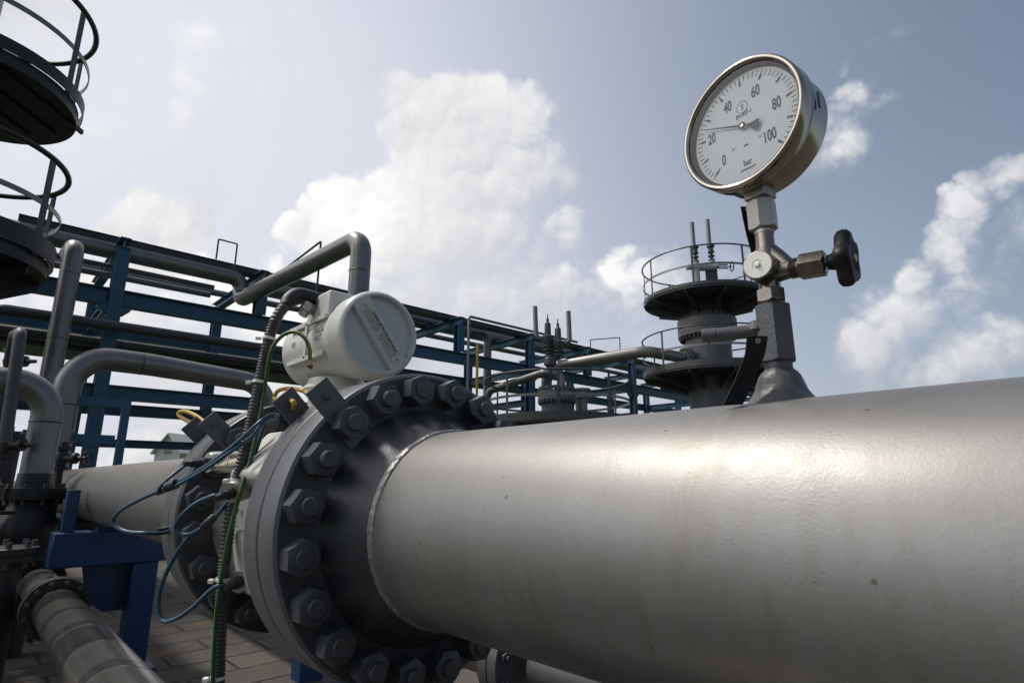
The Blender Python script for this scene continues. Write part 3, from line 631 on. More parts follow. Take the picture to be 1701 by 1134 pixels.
# ================================================================== blue pipe support by the meter
sp = thing('pipe_support', 'deep blue steel support frame carrying the pipe behind the flow meter', 'pipe support', (.62, 3.75, G))
b = MB(); b.box((.63, 3.75, -.335), (.52, .16, .165)); b.build('beam', M_blue2, sp, bevel=.006)
b = MB(); b.box((.785, 3.75, G+.266), (.115, .13, .532)); b.build('post', M_blue2, sp, bevel=.006)
b = MB(); b.box((.425, 3.72, -.15), (.055, .055, .206)); b.build('stop', M_blue2, sp, bevel=.004)
b = MB(); b.prism([(.52, 3.80, -.42), (.726, 3.80, -.42), (.726, 3.80, -.66), (.64, 3.80, -.66), (.56, 3.80, -.60)], (0, .012, 0)); b.build('gusset', M_blue2, sp)
b = MB(); b.box((.63, 3.75, -.247), (.16, .12, .012)); b.build('pad', M_blue2, sp)
b = MB(); b.box((.785, 3.75, G+.008), (.2, .2, .016)); b.build('base_plate', M_blue2, sp)
s2 = thing('pipe_support', 'dark blue pedestal under the near bolted flange', 'pipe support', (PX, 1.03, G))
b = MB(); b.cyl((PX, 1.03, G+.012), (PX, 1.03, -.47), .05, n=24); b.build('post', M_blue2, s2)
b = MB(); b.box((PX, 1.03, -.46), (.2, .12, .02)); b.box((PX-.07, 1.03, -.405), (.02, .12, .09)); b.box((PX+.07, 1.03, -.405), (.02, .12, .09)); b.build('saddle', M_blue2, s2, bevel=.003)
b = MB(); b.box((PX, 1.03, G+.006), (.22, .22, .012)); b.build('base_plate', M_blue2, s2)

# ================================================================== low pipes left and right
def flanged(parent, c, d, r, t=.03, nb=8, m=M_pgrey2, bolt=.012, name='flange', nutm=None):
    d = V(d).normalized(); c = V(c); b = MB(); b.lathe([(-t-.003, r*.7), (-t-.003, r), (-.003, r), (-.003, r*.92), (.003, r*.92), (.003, r), (t+.003, r), (t+.003, r*.7)], c, d, 40)
    o = b.build(name, m, parent, ang=30); _, u, w = frame(d)
    for k in range(nb):
        bb = MB(); a = 2*pi*(k+.5)/nb; q = c+(u*cos(a)+w*sin(a))*r*.83
        bb.cyl(q-d*(t+bolt*2.6), q+d*(t+bolt*2.6), bolt*.55, n=8); bb.hexnut(q+d*(t+.003), d, bolt*2, bolt*1.5, n=12); bb.hexnut(q-d*(t+.003), -d, bolt*2, bolt*1.5, n=12)
        bb.build('bolt', nutm or M_nut, o, ang=28)
    return o
lp = thing('low_pipe', 'shiny grey pipe with painted diagonal shadow bands running low at the bottom left', 'pipe', (.392, 2, G))
def low_pipe_mat():
    global nt
    m = bpy.data.materials.new('grey pipe shadow bands'); m.use_nodes = True; old = nt; nt = m.node_tree
    b = nt.nodes['Principled BSDF']; co = N('ShaderNodeTexCoord').outputs['Object']
    sx = N('ShaderNodeSeparateXYZ'); nt.links.new(co, sx.inputs[0])
    q = M('ADD', sx.outputs[1], M('MULTIPLY', sx.outputs[0], .9)); q = M('ADD', q, M('MULTIPLY', NOISE(co, 2.5, 3), .25))
    wv_ = M('SINE', M('MULTIPLY', q, 21)); d = SSTEP(wv_, .62, .80); d2 = SSTEP(M('SINE', M('MULTIPLY', q, 7.3)), .55, .62)  # diagonal shadows across the pipe, painted into its colour as bands
    col = MIXC(NOISE(co, 12, 6), (.15, .143, .132), (.23, .218, .20)); col = MIXC(M('MULTIPLY', d, .7), col, (.075, .07, .065)); col = MIXC(M('MULTIPLY', d2, .8), col, (.07, .07, .075))
    put(b.inputs['Base Color'], col); b.inputs['Metallic'].default_value = .8; b.inputs['Roughness'].default_value = .22
    bn = N('ShaderNodeBump'); bn.inputs['Strength'].default_value = .3; bn.inputs['Distance'].default_value = .003; put(bn.inputs['Height'], M('ADD', d, M('MULTIPLY', NOISE(co, 60, 4), .4))); nt.links.new(bn.outputs[0], b.inputs['Normal'])
    nt = old; return m
b = MB(); b.cyl((.392, -.6, -.549), (.392, 3.36, -.549), .084, n=48); b.build('pipe_wall', low_pipe_mat(), lp)
flanged(lp, (.392, 3.40, -.549), (0, 1, 0), .126, .034, 12, M_black, bolt=.012, nutm=M_black)
b = MB(); b.cyl((.392, 3.45, -.549), (.392, 4.2, -.549), .084, n=32); b.build('pipe_wall', M_pgrey, lp)
flanged(lp, (.392, 4.24, -.549), (0, 1, 0), .126, .034, 12, M_black, bolt=.012, nutm=M_black)
b = MB(); b.cyl((.392, 4.29, -.549), (.392, 7.5, -.549), .084, n=32); b.build('pipe_wall', M_black, lp)
lo = thing('ball_valve', 'black ball valve body beside the flanges at the left edge', 'valve', (.08, 3.9, G))
b = MB(); b.lathe([(-.26, .11), (-.22, .11), (-.21, .075), (-.12, .09), (-.06, .13), (.06, .13), (.12, .09), (.21, .075), (.22, .11), (.26, .11)], (.10, 4.2, -.50), (0, 1, 0), 32); b.cyl((.10, 4.2, -.4), (.10, 4.2, -.22), .035); b.cyl((.1, 4.2, G), (.1, 4.2, -.6), .04); b.build('valve_body', M_black, lo, ang=30)
b = MB(); b.box((.10, 4.2, -.21), (.11, .11, .05)); b.box((.13, 4.2, -.17), (.22, .03, .02)); b.build('lever', M_black, lo, bevel=.004)
rp = thing('low_pipe', 'grey flanged pipe running low beneath the big silver pipe', 'pipe', (1.4, 2, G))
b = MB(); b.cyl((1.4, -2, -.549), (1.4, 1.36, -.549), .084, n=40); b.cyl((1.4, 1.56, -.549), (1.4, 9, -.549), .084, n=40); b.build('pipe_wall', M_pgrey, rp)
flanged(rp, (1.4, 1.46, -.549), (0, 1, 0), .155, .038, 12, M_pgrey, .013)
for y_ in (.4, 3.0):
    b = MB(); b.box((1.4, y_, (G-.633)/2), (.12, .1, -.633-G)); b.build('foot', M_blue2, rp)

# ================================================================== pipe rack
YF, YR = 11.3, 14.2
pr_ = thing('pipe_rack', 'long blue steel pipe rack of columns and beams across the background', 'pipe rack', (14, 12.7, G))
XM = [-3.5, 1.42, 6.3, 11.25, 16.1, 21.0, 26.0, 31.0]; XS = [-1.0, 3.77, 8.72, 13.75, 18.5, 23.5, 28.5]
def rb(name, a, b_, h=.2, w=.2, upv=(0, 0, 1)): mb = MB(); mb.hbeam(a, b_, h, w, upv=upv); return mb.build(name, M_blue, pr_, smooth=False)
def boxcol(x, y, z0, z1, w=.2): mb = MB(); mb.hbeam((x, y, z0), (x, y, z1), w, w, .02, .014, (0, 1, 0)); mb.box((x, y, z1+.008), (w*.98, w*.98, .012)); return mb.build('column', M_blue, pr_, smooth=False)
X0, X1 = -6, 34
for x in XM:
    boxcol(x, YF+.1, G, 3.845); boxcol(x, YR, G, 3.845)
for x in XS:
    boxcol(x, YF+.1, 3.14, 3.845); boxcol(x, YR, G, 3.845)
for y_, zc, h in ((YF+.1, 2.99, .28), (YF+.1, 1.40, .23), (YR, 2.99, .26), (YR, 1.40, .23), (YR, .72, .16)):
    xs = [X0]+XM+[X1] if (y_ < 12) else [X0]+sorted(XM+XS)+[X1]
    for i in range(len(xs)-1):
        rb('beam', (xs[i]+(.105 if i else 0), y_, zc), (xs[i+1]-(.105 if i < len(xs)-2 else 0), y_, zc), h, .18)
for x in sorted(XM+XS):
    z_ = 3.955
    rb('cross_beam', (x, YF-.02, z_), (x, YR+.25, z_), .19, .16)
for x in XM:
    rb('cross_beam', (x, YF+.21, 2.10), (x, YR-.11, 2.10), .18, .14); rb('cross_beam', (x, YF+.21, 2.99), (x, YR-.11, 2.99), .2, .14)
    for s in (-1, 1):
        mb = MB(); mb.prism([(x+s*.101, YF+.03, 2.846), (x+s*.24, YF+.03, 2.846), (x+s*.24, YF+.03, 2.80), (x+s*.14, YF+.03, 2.70), (x+s*.101, YF+.03, 2.70)], (0, .14, 0)); mb.build('gusset', M_blue, pr_, smooth=False)
for xa, xb in ((16.2, 18.4), (21.1, 23.4)):
    mb = MB(); mb.hbeam((xa, YR-.02, 1.5), (xb, YR-.02, -.6), .09, .09, .01, .01); mb.build('brace', M_blue, pr_, smooth=False)
# lines carried by the rack
def line(name, label, pts, r, m=M_pgrey, bend=None, n=20, group=None, cat='pipe', welds=()):
    b = MB(); b.tube(pts, r, n, bend)
    o = b.build(name, m, label=label, cat=cat, group=group, ang=40)
    for c, d in welds:
        w = MB(); w.lathe([(-.006, r+.0005), (0, r+.004), (.006, r+.0005)], c, d, 24, False, False); w.build('weld_seam', M_pgrey2, o)
    return o
line('overhead_pipe', 'thick grey pipe leaving the rack top, reaching towards the meter and bending down', [(-6, 11.76, 3.92), (3.5, 11.76, 3.92), (3.5, 11.76, 3.48), (3.78, 7.35, 3.48), (3.78, 7.35, .2), (3.78, 7.35, G)], .150, M_pgrey, .24, 28, welds=(((3.77, 7.35, 2.95), (0, 0, 1)), ((3.71, 8.6, 3.48), (0, 1, 0)), ((3.53, 11.3, 3.48), (0, 1, 0))))
line('overhead_pipe', 'thick grey pipe lying along the rack top to the right of the bent one', [(4.4, 13.0, 4.235), (40, 13.0, 4.235)], .18, M_pgrey, None, 28)
line('overhead_pipe', 'grey pipe on the rack that elbows down beside the yellow post', [(5.0, 12.55, 4.17), (10.65, 12.55, 4.17), (10.65, 12.55, G)], .115, M_pgrey, .25, 22)
line('overhead_pipe', 'slender grey pipe lying along the back of the rack top', [(-6, 13.75, 4.13), (40, 13.75, 4.13)], .075, M_pgrey, None, 16)
for k, (y_, r_) in enumerate(((12.15, .05), (12.35, .06), (13.95, .045))):
    line('rack_pipe', ('thin grey pipe of the upper rack bundle, nearest the front', 'thin grey pipe in the middle of the upper rack bundle', 'thin grey pipe at the back of the upper rack bundle')[k], [(-6, y_, 3.80-.1*k-r_ if k < 2 else 3.75), (3.1 if k < 2 else 40, y_, 3.80-.1*k-r_ if k < 2 else 3.75)], r_, M_pgrey, None, 12)
tr = thing('cable_tray', 'dark cable tray running along the front edge of the rack top', 'cable tray', (15, 11.85, 4.06))
for y_ in (11.72, 12.0):
    b = MB(); b.box((17.5, y_, 4.12), (35-.0, .02, .11)); b.box((17.5, y_-.02, 4.17), (35, .03, .012)); b.build('side_rail', M_tray, tr, smooth=False)
b = MB(); b.box((17.5, 11.86, 4.068), (35, .25, .008)); b.build('tray_floor', M_tray, tr, smooth=False)
for k, (y_, r_, lb_) in enumerate(((11.85, .085, 'front dark pipe of the second rack level'), (12.25, .10, 'middle grey pipe of the second rack level'), (12.75, .12, 'thicker grey pipe of the second rack level'), (13.5, .07, 'rear slender pipe of the second rack level'))):
    line('rack_pipe', lb_, [(-6, y_, 2.20+r_), (6.0+k*.8, y_, 2.20+r_), (6.0+k*.8, y_, G)] , r_, M_pgrey if k % 2 else M_pgrey2, .3, 16)
b = MB(); b.box((1.0, 12.5, 2.195-.03), (13.6, .9, .05)); b.build('cable_tray', M_tray, label='flat dark tray beneath the pipes of the second rack level', cat='cable tray', smooth=False)
line('drain_post', 'thin grey conduit pipe rising to the rack top and bending along it', [(8.55, 10.8, G), (8.55, 10.8, 3.93), (12.6, 10.8, 3.93)], .035, M_pgrey, .08, 10)
line('marker_post', 'slim yellow painted post standing beneath the rack', [(9.0, 11.0, G), (9.0, 11.0, 3.34)], .034, M_yp, None, 12, cat='post')
line('vent_loop', 'thin square vent loop standing on the rack top at left', [(2.86, 11.3, 4.05), (2.86, 11.3, 4.45), (3.2, 11.3, 4.45), (3.2, 11.3, 3.9)], .016, M_tray, .02, 8, cat='vent pipe')
line('vent_loop', 'thin square vent loop standing on the rack top at right', [(13.95, 11.4, 4.0), (13.95, 11.4, 4.33), (14.95, 11.0, 4.5), (14.95, 11.0, 3.9)], .016, M_tray, .02, 8, cat='vent pipe')
line('hanger_rod', 'thin rod frame hung over the bent overhead pipe', [(3.52, 11.2, 3.35), (3.55, 11.1, 3.5), (3.72, 8.65, 3.82), (3.72, 8.65, 2.3)], .018, M_tray, .02, 8, cat='rod')

# pipes in front of the rack, left
line('riser_pipe', 'tall grey riser pipe climbing to the rack beside the round platforms', [(.70, 10.5, G), (.70, 10.5, 3.43), (.70, 11.45, 3.60)], .128, M_pgrey, .2, 24, welds=(((.70, 10.5, 3.0), (0, 0, 1)), ((.70, 10.5, 2.0), (0, 0, 1))))
line('riser_pipe', 'grey pipe bowed over in a wide arch before the blue columns', [(.56, 6.45, G), (.56, 6.45, 1.10), (1.18, 6.50, 1.10), (2.50, 6.96, 1.10), (2.52, 6.97, G)], .108, M_pgrey, .33, 28, welds=(((1.10, 6.49, 1.10), (1, .08, 0)), ((.56, 6.45, .65), (0, 0, 1))))
line('riser_pipe', 'dark grey pipe with a swept elbow at the left edge', [(-1.5, 4.5, .567), (.318, 4.5, .567), (.318, 4.5, G)], .080, M_pgrey, .19, 28, welds=(((.318, 4.5, .34), (0, 0, 1)),))
line('riser_pipe', 'slim dark pipe with a hooked top at the left edge', [onY(8, 735, 4.2), onY(34, 552, 4.2), onY(24, 556, 4.9), onY(14, 600, 5.6)], .030, M_pgrey2, .05, 14)
line('riser_pipe', 'slim pipe rising at the far left and turning along the second rack level', [(-.09, 11.0, G), (-.09, 11.0, 2.42), (6, 11.0, 2.42)], .085, M_pgrey2, .2, 16)
M_sta = mat('near black valve paint', (.012, .013, .014), .5, .1, .2, 12, .2, 80, (.04, .035, .03), .4, 8)
dv = thing('gate_valve', 'big black flanged valve standing under the swept elbow', 'valve', (.318, 4.5, G))
b = MB(); b.lathe([(0, .16), (.03, .16), (.031, .10), (.09, .11), (.16, .15), (.26, .15), (.33, .11), (.39, .10), (.391, .16), (.421, .16), (.425, .16), (.455, .16), (.456, .09), (.54, .085)], (.318, 4.5, -.50), (0, 0, 1), 32); b.cyl((.318, 4.5, G), (.318, 4.5, -.5), .085, n=24); b.build('valve_body', M_sta, dv, ang=30)
b = MB(); b.lathe([(.10, .11), (.2, .11), (.201, .14), (.23, .14), (.231, .05), (.34, .045)], (.318, 4.5, -.29), -RT, 24); b.build('bonnet', M_sta, dv, ang=30)
for k in range(10):
    a = 2*pi*k/10; b = MB(); b.cyl((.318+.14*cos(a), 4.5+.14*sin(a), -.14), (.318+.14*cos(a), 4.5+.14*sin(a), -.02), .011, n=8); b.build('bolt', M_nut, dv)
for (x_, y_, z0, z1, r_, lb) in ((.02, 4.05, G, -.02, .085, 'black standpipe at the left edge in front of the swept elbow'), (.16, 5.2, G, .30, .10, 'black standpipe just behind the swept elbow'), (.20, 3.6, G, -.30, .07, 'short black standpipe beside the flange of the low pipe'), (.60, 5.6, G, -.04, .07, 'short black standpipe under the arched pipe')):
    t_ = thing('standpipe', lb, 'pipe', (x_, y_, G), 'black standpipes at the lower left')
    b = MB(); b.cyl((x_, y_, z0), (x_, y_, z1-.06), r_, n=24); b.build('pipe_wall', M_sta, t_)
    b = MB(); b.lathe([(-.06, r_*.9), (-.06, r_*1.7), (-.032, r_*1.7), (-.032, r_*1.5), (-.028, r_*1.5), (-.028, r_*1.7), (0, r_*1.7), (.004, r_*1.6)], (x_, y_, z1), (0, 0, 1), 28); fl_ = b.build('blind_flange', M_sta, t_, ang=30)
    for k in range(8):
        a = 2*pi*k/8; b = MB(); q = V((x_+r_*1.4*cos(a), y_+r_*1.4*sin(a), z1)); b.cyl(q-V((0, 0, .085)), q+V((0, 0, .03)), .012, n=8); b.build('bolt', M_nut, fl_)
line('header_pipe', 'black horizontal header pipe low at the left edge', [(-1.5, 4.95, -.30), (.75, 4.95, -.30)], .09, M_sta, None, 20)
sf = thing('stand_frame', 'small deep blue angle frame standing before the rack column', 'frame', (.85, 6.5, G))
for a, c in (((.2, 6.5, .70), (1.0, 6.5, .70)), ((.2, 6.5, .365), (.98, 6.5, .365))):
    b = MB(); b.box((V(a)+V(c))/2, (c[0]-a[0], .06, .075)); b.build('rail', M_blue, sf, smooth=False)
for x in (1.035, .165):
    b = MB(); b.box((x, 6.5, (G+.735)/2), (.065, .065, .735-G)); b.build('post', M_blue, sf, smooth=False)

def gate_valve(x, y, z0, label, s=1.0, wheel=True):
    t = thing('gate_valve', label, 'valve', (x, y, G))
    b = MB(); b.cyl((x, y, G), (x, y, z0), .028*s, n=14); b.lathe([(0, .06*s), (.02*s, .06*s), (.021*s, .035*s), (.05*s, .04*s), (.09*s, .05*s), (.13*s, .04*s), (.155*s, .035*s), (.156*s, .06*s), (.185*s, .06*s), (.187*s, .03*s), (.22*s, .028*s)], (x, y, z0), (0, 0, 1), 20)
    b.build('valve_body', M_sta, t, ang=30)
    a = V((x, y, z0+.09*s)); b = MB(); b.lathe([(.03*s, .032*s), (.10*s, .032*s), (.101*s, .045*s), (.12*s, .045*s), (.121*s, .02*s), (.20*s, .014*s)], a, RT, 16); b.build('bonnet', M_sta, t, ang=30)
    if wheel:
        w = MB(); c = a+RT*.20*s; d, u, q = frame(RT); rs = [[c+(u*cos(2*pi*k/24)+q*sin(2*pi*k/24))*(.055*s+.007*s*cos(2*pi*j/6))+d*(.007*s*sin(2*pi*j/6)) for j in range(6)] for k in range(24)]
        w.rings(rs, loop=True)
        for k in range(3): w.cyl(c-(u*cos(k*pi/3)+q*sin(k*pi/3))*.054*s, c+(u*cos(k*pi/3)+q*sin(k*pi/3))*.054*s, .005*s, n=6)
        w.build('handwheel', M_black, t)
    return t
p = onY(98, 785, 4.8); gate_valve(p.x, 4.8, p.z+.02, 'small dark gate valve with handwheel below the arched pipe', .80)
p = onY(6, 760, 4.4); gate_valve(p.x, 4.4, p.z, 'small dark gate valve at the left edge below the swept elbow', .8, False)
p = onY(18, 598, 6.0); gate_valve(p.x, 6.0, p.z-.1, 'small dark valve high on a thin pipe at the left edge', 1.0, False)

# ================================================================== vessels with round platforms
def railing(parent, c, R, z, h=1.1, nposts=8, mid=True, toe=.12, a0=0.0, m=M_pgrey2, pw=.06, hr=.024):
    b = MB(); b.torus((c[0], c[1], 0), R, z+h, hr, 80, 8); b.build('handrail', m, parent)
    if mid: b = MB(); b.arc((c[0], c[1], 0), R, z+h*.5-.03, z+h*.5+.03, .012); b.build('knee_rail', M_pgrey, parent, smooth=True)
    if toe: b = MB(); b.arc((c[0], c[1], 0), R+.012, z-.02, z+toe, .010); b.build('toe_plate', m, parent)
    first = None
    for k in range(nposts):
        a = a0+2*pi*k/nposts
        mb = MB(); mb.box((c[0]+R*cos(a), c[1]+R*sin(a), z+h/2-.03), (pw, .014, h+.02), (V((-sin(a), cos(a), 0)), V((cos(a), sin(a), 0)), V((0, 0, 1)))); mb.build('rail_post', m, parent, smooth=False)
def deck(parent, c, R, z, t=.06, ribs=10, rin=.0, m=M_pgrey2, rc=.6):
    b = MB(); b.lathe([(0, rin), (0, R), (t, R), (t, rin)], (c[0], c[1], z-t), (0, 0, 1), 80); b.build('deck', m, parent, ang=30)
    for k in range(ribs):
        a = 2*pi*k/ribs+.2; e = V((cos(a), sin(a), 0)); t_ = V((-sin(a), cos(a), 0)); mb = MB()
        mb.prism([V((c[0], c[1], z-t-.003))+e*rc+t_*.012, V((c[0], c[1], z-t-.003))+e*(R-.03)+t_*.012, V((c[0], c[1], z-t-.09))+e*(R-.03)+t_*.012, V((c[0], c[1], z-t-.42))+e*rc+t_*.012], -t_*.024); mb.build('bracket', m, parent, smooth=False)
def flange_stack(parent, c, R, z0, z1, nb=28, m=M_vessel):
    zm = (z0+z1)/2; b = MB(); b.lathe([(z0, R*.75), (z0, R), (zm-.012, R), (zm-.012, R*.96), (zm+.012, R*.96), (zm+.012, R), (z1, R), (z1, R*.7)], (c[0], c[1], 0), (0, 0, 1), 72)
    o = b.build('flange', m, parent, ang=30)
    for k in range(nb):
        a = 2*pi*k/nb; q = V((c[0]+R*.92*cos(a), c[1]+R*.92*sin(a), 0))
        bb = MB(); bb.lathe([(-.02, .042), (.07, .042), (.075, .02), (.13, .02)], q+V((0, 0, z1)), (0, 0, 1), 8); bb.lathe([(0, .042), (.07, .042), (.075, .02), (.11, .02)], q+V((0, 0, z0)), (0, 0, -1), 8); bb.cyl(q+V((0, 0, z0)), q+V((0, 0, z1)), .02, n=6)
        bb.build('bolt', M_pgrey2, o)
T2 = (16.01, 8.50)
t2 = thing('separator_vessel', 'tall grey separator vessel with two round railed platforms right of the rack', 'vessel', (T2[0], T2[1], G))
b = MB(); b.lathe([(G, .68), (4.22, .66), (4.22, .7)], (T2[0], T2[1], 0), (0, 0, 1), 56); b.lathe([(4.71, .62), (4.95, .60), (5.1, .5), (5.2, .2)], (T2[0], T2[1], 0), (0, 0, 1), 48); b.build('shell', M_vessel, t2, ang=30)
flange_stack(t2, T2, .87, 4.22, 4.72, 36)
deck(t2, T2, 1.82, 5.36, .07, 10, .3, rc=.62); railing(t2, T2, 1.84, 5.36, 1.15, 8, toe=.08, a0=.35)
deck(t2, T2, 1.95, 3.03, .07, 10, .66, rc=.7); railing(t2, T2, 1.96, 3.03, 1.12, 9, toe=.16, a0=.15)
def relief(parent, x, y, z, h=1.0, pipe_h=.9, bent=None):
    b = MB(); b.lathe([(0, .10), (.03, .10), (.031, .05), (.13, .05), (.131, .10), (.165, .10), (.166, .045), (.26, .045), (.261, .10), (.29, .10), (.31, .10), (.311, .075), (.42, .075), (.45, .12), (.52, .12), (.56, .05)], (x, y, z), (0, 0, 1), 20); b.build('relief_valve', M_pgrey2, parent, ang=30)
    b = MB(); b.cyl((x-.06, y, z+.45), (x-.06, y, z+.45+pipe_h), .065, n=16); b.build('vent_pipe', M_pgrey, parent)
fwd = V((sin(AZ), cos(AZ), 0)); tc = V((T2[0], T2[1], 0))
p0 = tc+RT*-.25-fwd*.2; p1 = tc+RT*.32+fwd*.0
relief(t2, p0.x, p0.y, 6.60, pipe_h=.85); relief(t2, p1.x, p1.y, 6.72, pipe_h=.92)
b = MB(); q = tc+RT*.22-fwd*.15; b.box((q.x, q.y, 5.93), (.36, .06, 1.12), (RT, fwd, V((0, 0, 1)))); b.build('panel', M_pgrey2, t2)
b = MB(); b.cyl((p0.x, p0.y, 5.3), (p0.x, p0.y, 6.61), .09, n=16); b.cyl((p1.x, p1.y, 5.3), (p1.x, p1.y, 6.73), .09, n=16)
q0 = V((p0.x, p0.y, 6.42)); b.lathe([(-.32, .05), (-.28, .10), (-.2, .08), (.0, .12), (.3, .12), (.45, .10), (.6, .10)], q0, RT, 18); b.lathe([(.0, .08), (.2, .07)], V((p1.x, p1.y, 6.52)), RT, 14); b.build('manifold', mat('pale valve paint', (.30, .30, .29), .5), t2, ang=30)
b = MB(); c = V((p1.x, p1.y, 6.52)); b.box(c+RT*.34+V((0, 0, .06)), (.3, .04, .03), (RT, fwd, V((0, 0, 1)))); b.box(c+RT*.34-V((0, 0, .06)), (.3, .04, .03), (RT, fwd, V((0, 0, 1)))); b.cyl(c+RT*.2, c+RT*.62, .018); d, u, q = frame(RT); cc = c+RT*.62
b.rings([[cc+(u*cos(2*pi*k/20)+q*sin(2*pi*k/20))*(.15+.02*cos(2*pi*j/6))+d*(.02*sin(2*pi*j/6)) for j in range(6)] for k in range(20)], loop=True); b.build('handwheel', M_black, t2)
# feed pipe with nozzle flange
line('feed_pipe', 'grey feed pipe sloping from the rack into the side of the tall vessel', [at(908, 660, 17.8), at(908, 611, 17.8), at(1072, 583, 16.6), V((15.05, 8.79, 3.50))], .165, M_pipeL, .6, 24, welds=((at(1052, 587, 16.75), at(1072, 583, 16.6)-at(908, 611, 17.8)),))
nd = V((-.85, .25, 0)).normalized(); b = MB(); nc = V((T2[0], T2[1], 3.50))+nd*.95; b.lathe([(-.32, .18), (-.06, .18), (-.055, .30), (.0, .30), (.005, .28), (.01, .30), (.065, .30), (.07, .17), (.16, .16)], nc, nd, 32)
for k in range(14):
    d, u, q = frame(nd); a = 2*pi*k/14; b.cyl(nc+(u*cos(a)+q*sin(a))*.25-d*.14, nc+(u*cos(a)+q*sin(a))*.25+d*.14, .03, n=6)
b.build('nozzle', M_vessel, t2, ang=30)

T1 = (10.6, 9.8)
t1 = thing('separator_vessel', 'squat grey vessel with one round railed platform and two relief valves', 'vessel', (T1[0], T1[1], G))
b = MB(); b.lathe([(G, .40), (1.93, .385)], (T1[0], T1[1], 0), (0, 0, 1), 48); b.build('shell', M_vessel, t1, ang=30)
flange_stack(t1, T1, .47, 1.93, 2.14, 28)
deck(t1, T1, 1.78, 1.30, .06, 10, .385, rc=.42); railing(t1, T1, 1.8, 1.30, 1.1, 9, toe=.17, a0=.42)
tc = V((T1[0], T1[1], 0))
def tv(dx, z, dd=0): return tc+RT*dx+fwd*dd+V((0, 0, z))
b = MB(); b.tube([tv(.13, 2.14), tv(.13, 2.62), tv(-.3, 2.66, .1), tv(-1.78, 2.34, 1.2), tv(-1.80, 1.0, 1.2)], .10, 18, .22); b.lathe([(0, .17), (.05, .17)], tv(.13, 2.19), (0, 0, 1), 20); b.lathe([(0, .17), (.05, .17)], tv(.13, 2.25), (0, 0, 1), 20); b.build('outlet_pipe', M_pgrey, t1, ang=40)
b = MB(); b.tube([tv(.02, 2.3), tv(-.25, 2.28), tv(-.36, 2.14)], .035, 10, .06); b.build('bypass_pipe', M_pgrey2, t1)
b = MB(); b.tube([tv(-.15, 2.60), tv(-.15, 3.0)], .06, 14); b.lathe([(0, .10), (.06, .16), (.2, .16), (.3, .08)], tv(-.15, 2.78), (0, 0, 1), 16)
b.tube([tv(-.15, 3.0), tv(-.20, 3.05), tv(-.20, 3.45)], .075, 12, .08); b.tube([tv(-.1, 3.0), tv(.06, 3.05), tv(.06, 3.4)], .075, 12, .08); b.build('valve_tree', M_pgrey2, t1)
for dx, z_ in ((-.20, 3.40), (.06, 3.27)):
    b = MB(); b.lathe([(0, .14), (.04, .14), (.041, .09), (.09, .09), (.091, .15), (.13, .15), (.131, .10), (.25, .16), (.36, .17), (.42, .10), (.421, .085), (.70, .08), (.75, .05), (.76, .035), (.85, .035), (.86, .015), (.98, .012)], tv(dx, z_-.2), (0, 0, 1), 20); o = b.build('relief_valve', M_pgrey2, t1, ang=30)
    sg = -1 if dx < 0 else 1
    b = MB(); b.tube([tv(dx, z_+.12), tv(dx+sg*.30, z_+.14), tv(dx+sg*.30+(-.02), z_+.98)], .062, 14, .12); b.build('vent_pipe', M_pgrey, o)
b = MB(); q = tv(.72, 0, .9); b.cyl((q.x, q.y, G), (q.x, q.y, 2.2), .16, n=20); b.lathe([(0, .26), (.06, .26), (.065, .2), (.2, .2), (.205, .26), (.26, .26)], (q.x, q.y, 2.1), (0, 0, 1), 20); b.build('standpipe', M_pgrey, label='grey standpipe with flanged top behind the squat vessel', cat='pipe', ang=30)

TL = (-.67, 8.52); RL = 1.06
tl = thing('platform_vessel', 'dark vessel with two round railed platforms cut off by the left edge', 'vessel', (TL[0], TL[1], G))
b = MB(); b.lathe([(G, .9), (6.5, .9), (6.8, .75), (7.0, .3)], (-1.5, 9.4, 0), (0, 0, 1), 40); b.build('shell', M_vessel, tl, ang=30)
zU, zL = 4.45, 2.44
# lower platform: full disc; upper platform: disc with a straight near edge
deck(tl, TL, RL-.03, zL, .16, 8, .0, rc=.4, m=M_sta); railing(tl, TL, RL, zL, 1.12, 6, toe=.20, a0=-.62, m=M_sta, pw=.09, hr=.032)
nearv = -fwd
ang0 = atan2(nearv.y, nearv.x); half = radians(57); pts = []
for k in range(61):
    a = ang0+half+(2*pi-2*half)*k/60; pts.append(V((TL[0]+(RL-.03)*cos(a), TL[1]+(RL-.03)*sin(a), zU-.05)))
b = MB(); b.prism([p_-V((0, 0, .10)) for p_ in pts], (0, 0, .15)); e0, e1 = pts[-1], pts[0]
dkU = b.build('deck', M_sta, tl, smooth=False)
b = MB(); nn = 60
for k in range(nn):
    q = e0.lerp(e1, (k+.5)/nn); b.box(q+V((0, 0, .035))+nearv*.02, (.012, .10, .07), ((e1-e0).normalized(), nearv, V((0, 0, 1))))
b.build('grating_edge', M_sta, dkU, smooth=False)
b = MB(); b.box((e0+e1)/2+V((0, 0, -.05))-nearv*.03, ((e1-e0).length*.80, .06, .10), ((e1-e0).normalized(), nearv, V((0, 0, 1)))); b.build('edge_beam', M_pgrey, tl, smooth=False)
for k in range(5):
    b = MB(); q = V((TL[0], TL[1], zU-.145))+RT*(-.6+.35*k)+fwd*.15; b.box(q, (.03, 1.2, .06), (RT, fwd, V((0, 0, 1)))); b.build('bracket', M_sta, tl, smooth=False)
railing(tl, TL, RL, zU, 1.12, 6, toe=.13, a0=-.62, m=M_sta, pw=.08, hr=.032)

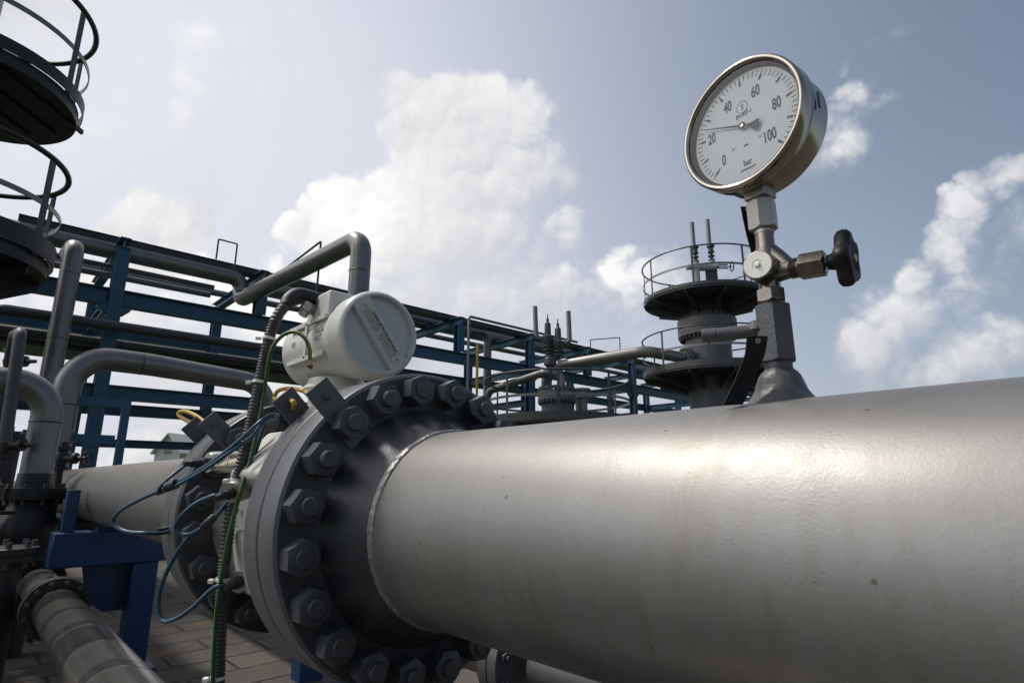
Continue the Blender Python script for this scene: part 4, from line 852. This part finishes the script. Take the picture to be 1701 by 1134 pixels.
# ================================================================== far hut
hc = V((15.2, 69, G)); ht = thing('hut', 'small grey gabled hut with pale sheet roof far behind the left pipe', 'hut', hc)
hx = V((.62, -.785, 0)); hy = V((.785, .62, 0)); hz_ = V((0, 0, 1))
w_, d_, e_, r_ = 2.9, 5.0, 3.9, 5.6
def hp(x, y, z): return hc+hx*x+hy*y+hz_*z
b = MB(); b.prism([hp(-w_/2, 0, 0), hp(w_/2, 0, 0), hp(w_/2, 0, e_), hp(0, 0, r_-.05), hp(-w_/2, 0, e_)], hy*d_); b.build('wall', M_hut, ht, smooth=False)
for s in (-1, 1):
    b = MB(); b.prism([hp(0, -.3, r_), hp(s*(w_/2+.3), -.3, e_-.35), hp(s*(w_/2+.3), -.3, e_-.22), hp(0, -.3, r_+.13)], hy*(d_+.6))
    for k in range(14): b.prism([hp(0, -.3+k*.4, r_+.15), hp(s*(w_/2+.3), -.3+k*.4, e_-.2), hp(s*(w_/2+.3), -.26+k*.4, e_-.17), hp(0, -.26+k*.4, r_+.19)], hy*.05)
    b.build('roof', M_roof, ht, smooth=False)
b = MB(); b.box(hp(0, -.03, 4.1), (.75, .06, .65), (hx, hy, hz_)); b.box(hp(0, -.06, 3.74), (.95, .12, .08), (hx, hy, hz_)); b.build('vent', M_pgrey, ht, smooth=False)

GROUPS = {'cable': 'blue signal cables of the flow meter', 'tape_wrap': 'black tape wraps on the cables', 'earth_wire': 'earth wires of the flow meter', 'tag_plate': 'dark tag plates on the gauge fittings', 'pipe_support': 'blue pipe supports', 'low_pipe': 'low pipes near the paving', 'overhead_pipe': 'pipes along the rack top', 'rack_pipe': 'thin pipes carried by the rack', 'riser_pipe': 'pipes standing before the rack', 'vent_loop': 'thin vent loops on the rack', 'gate_valve': 'small gate valves at the left', 'separator_vessel': 'separator vessels', 'gas_pipe': 'pieces of the main gas line'}
for o in bpy.data.objects:
    k = o.name.split('.')[0]
    if o.parent is None and k in GROUPS and 'label' in o: o['group'] = GROUPS[k]
print('objects', len(bpy.data.objects))
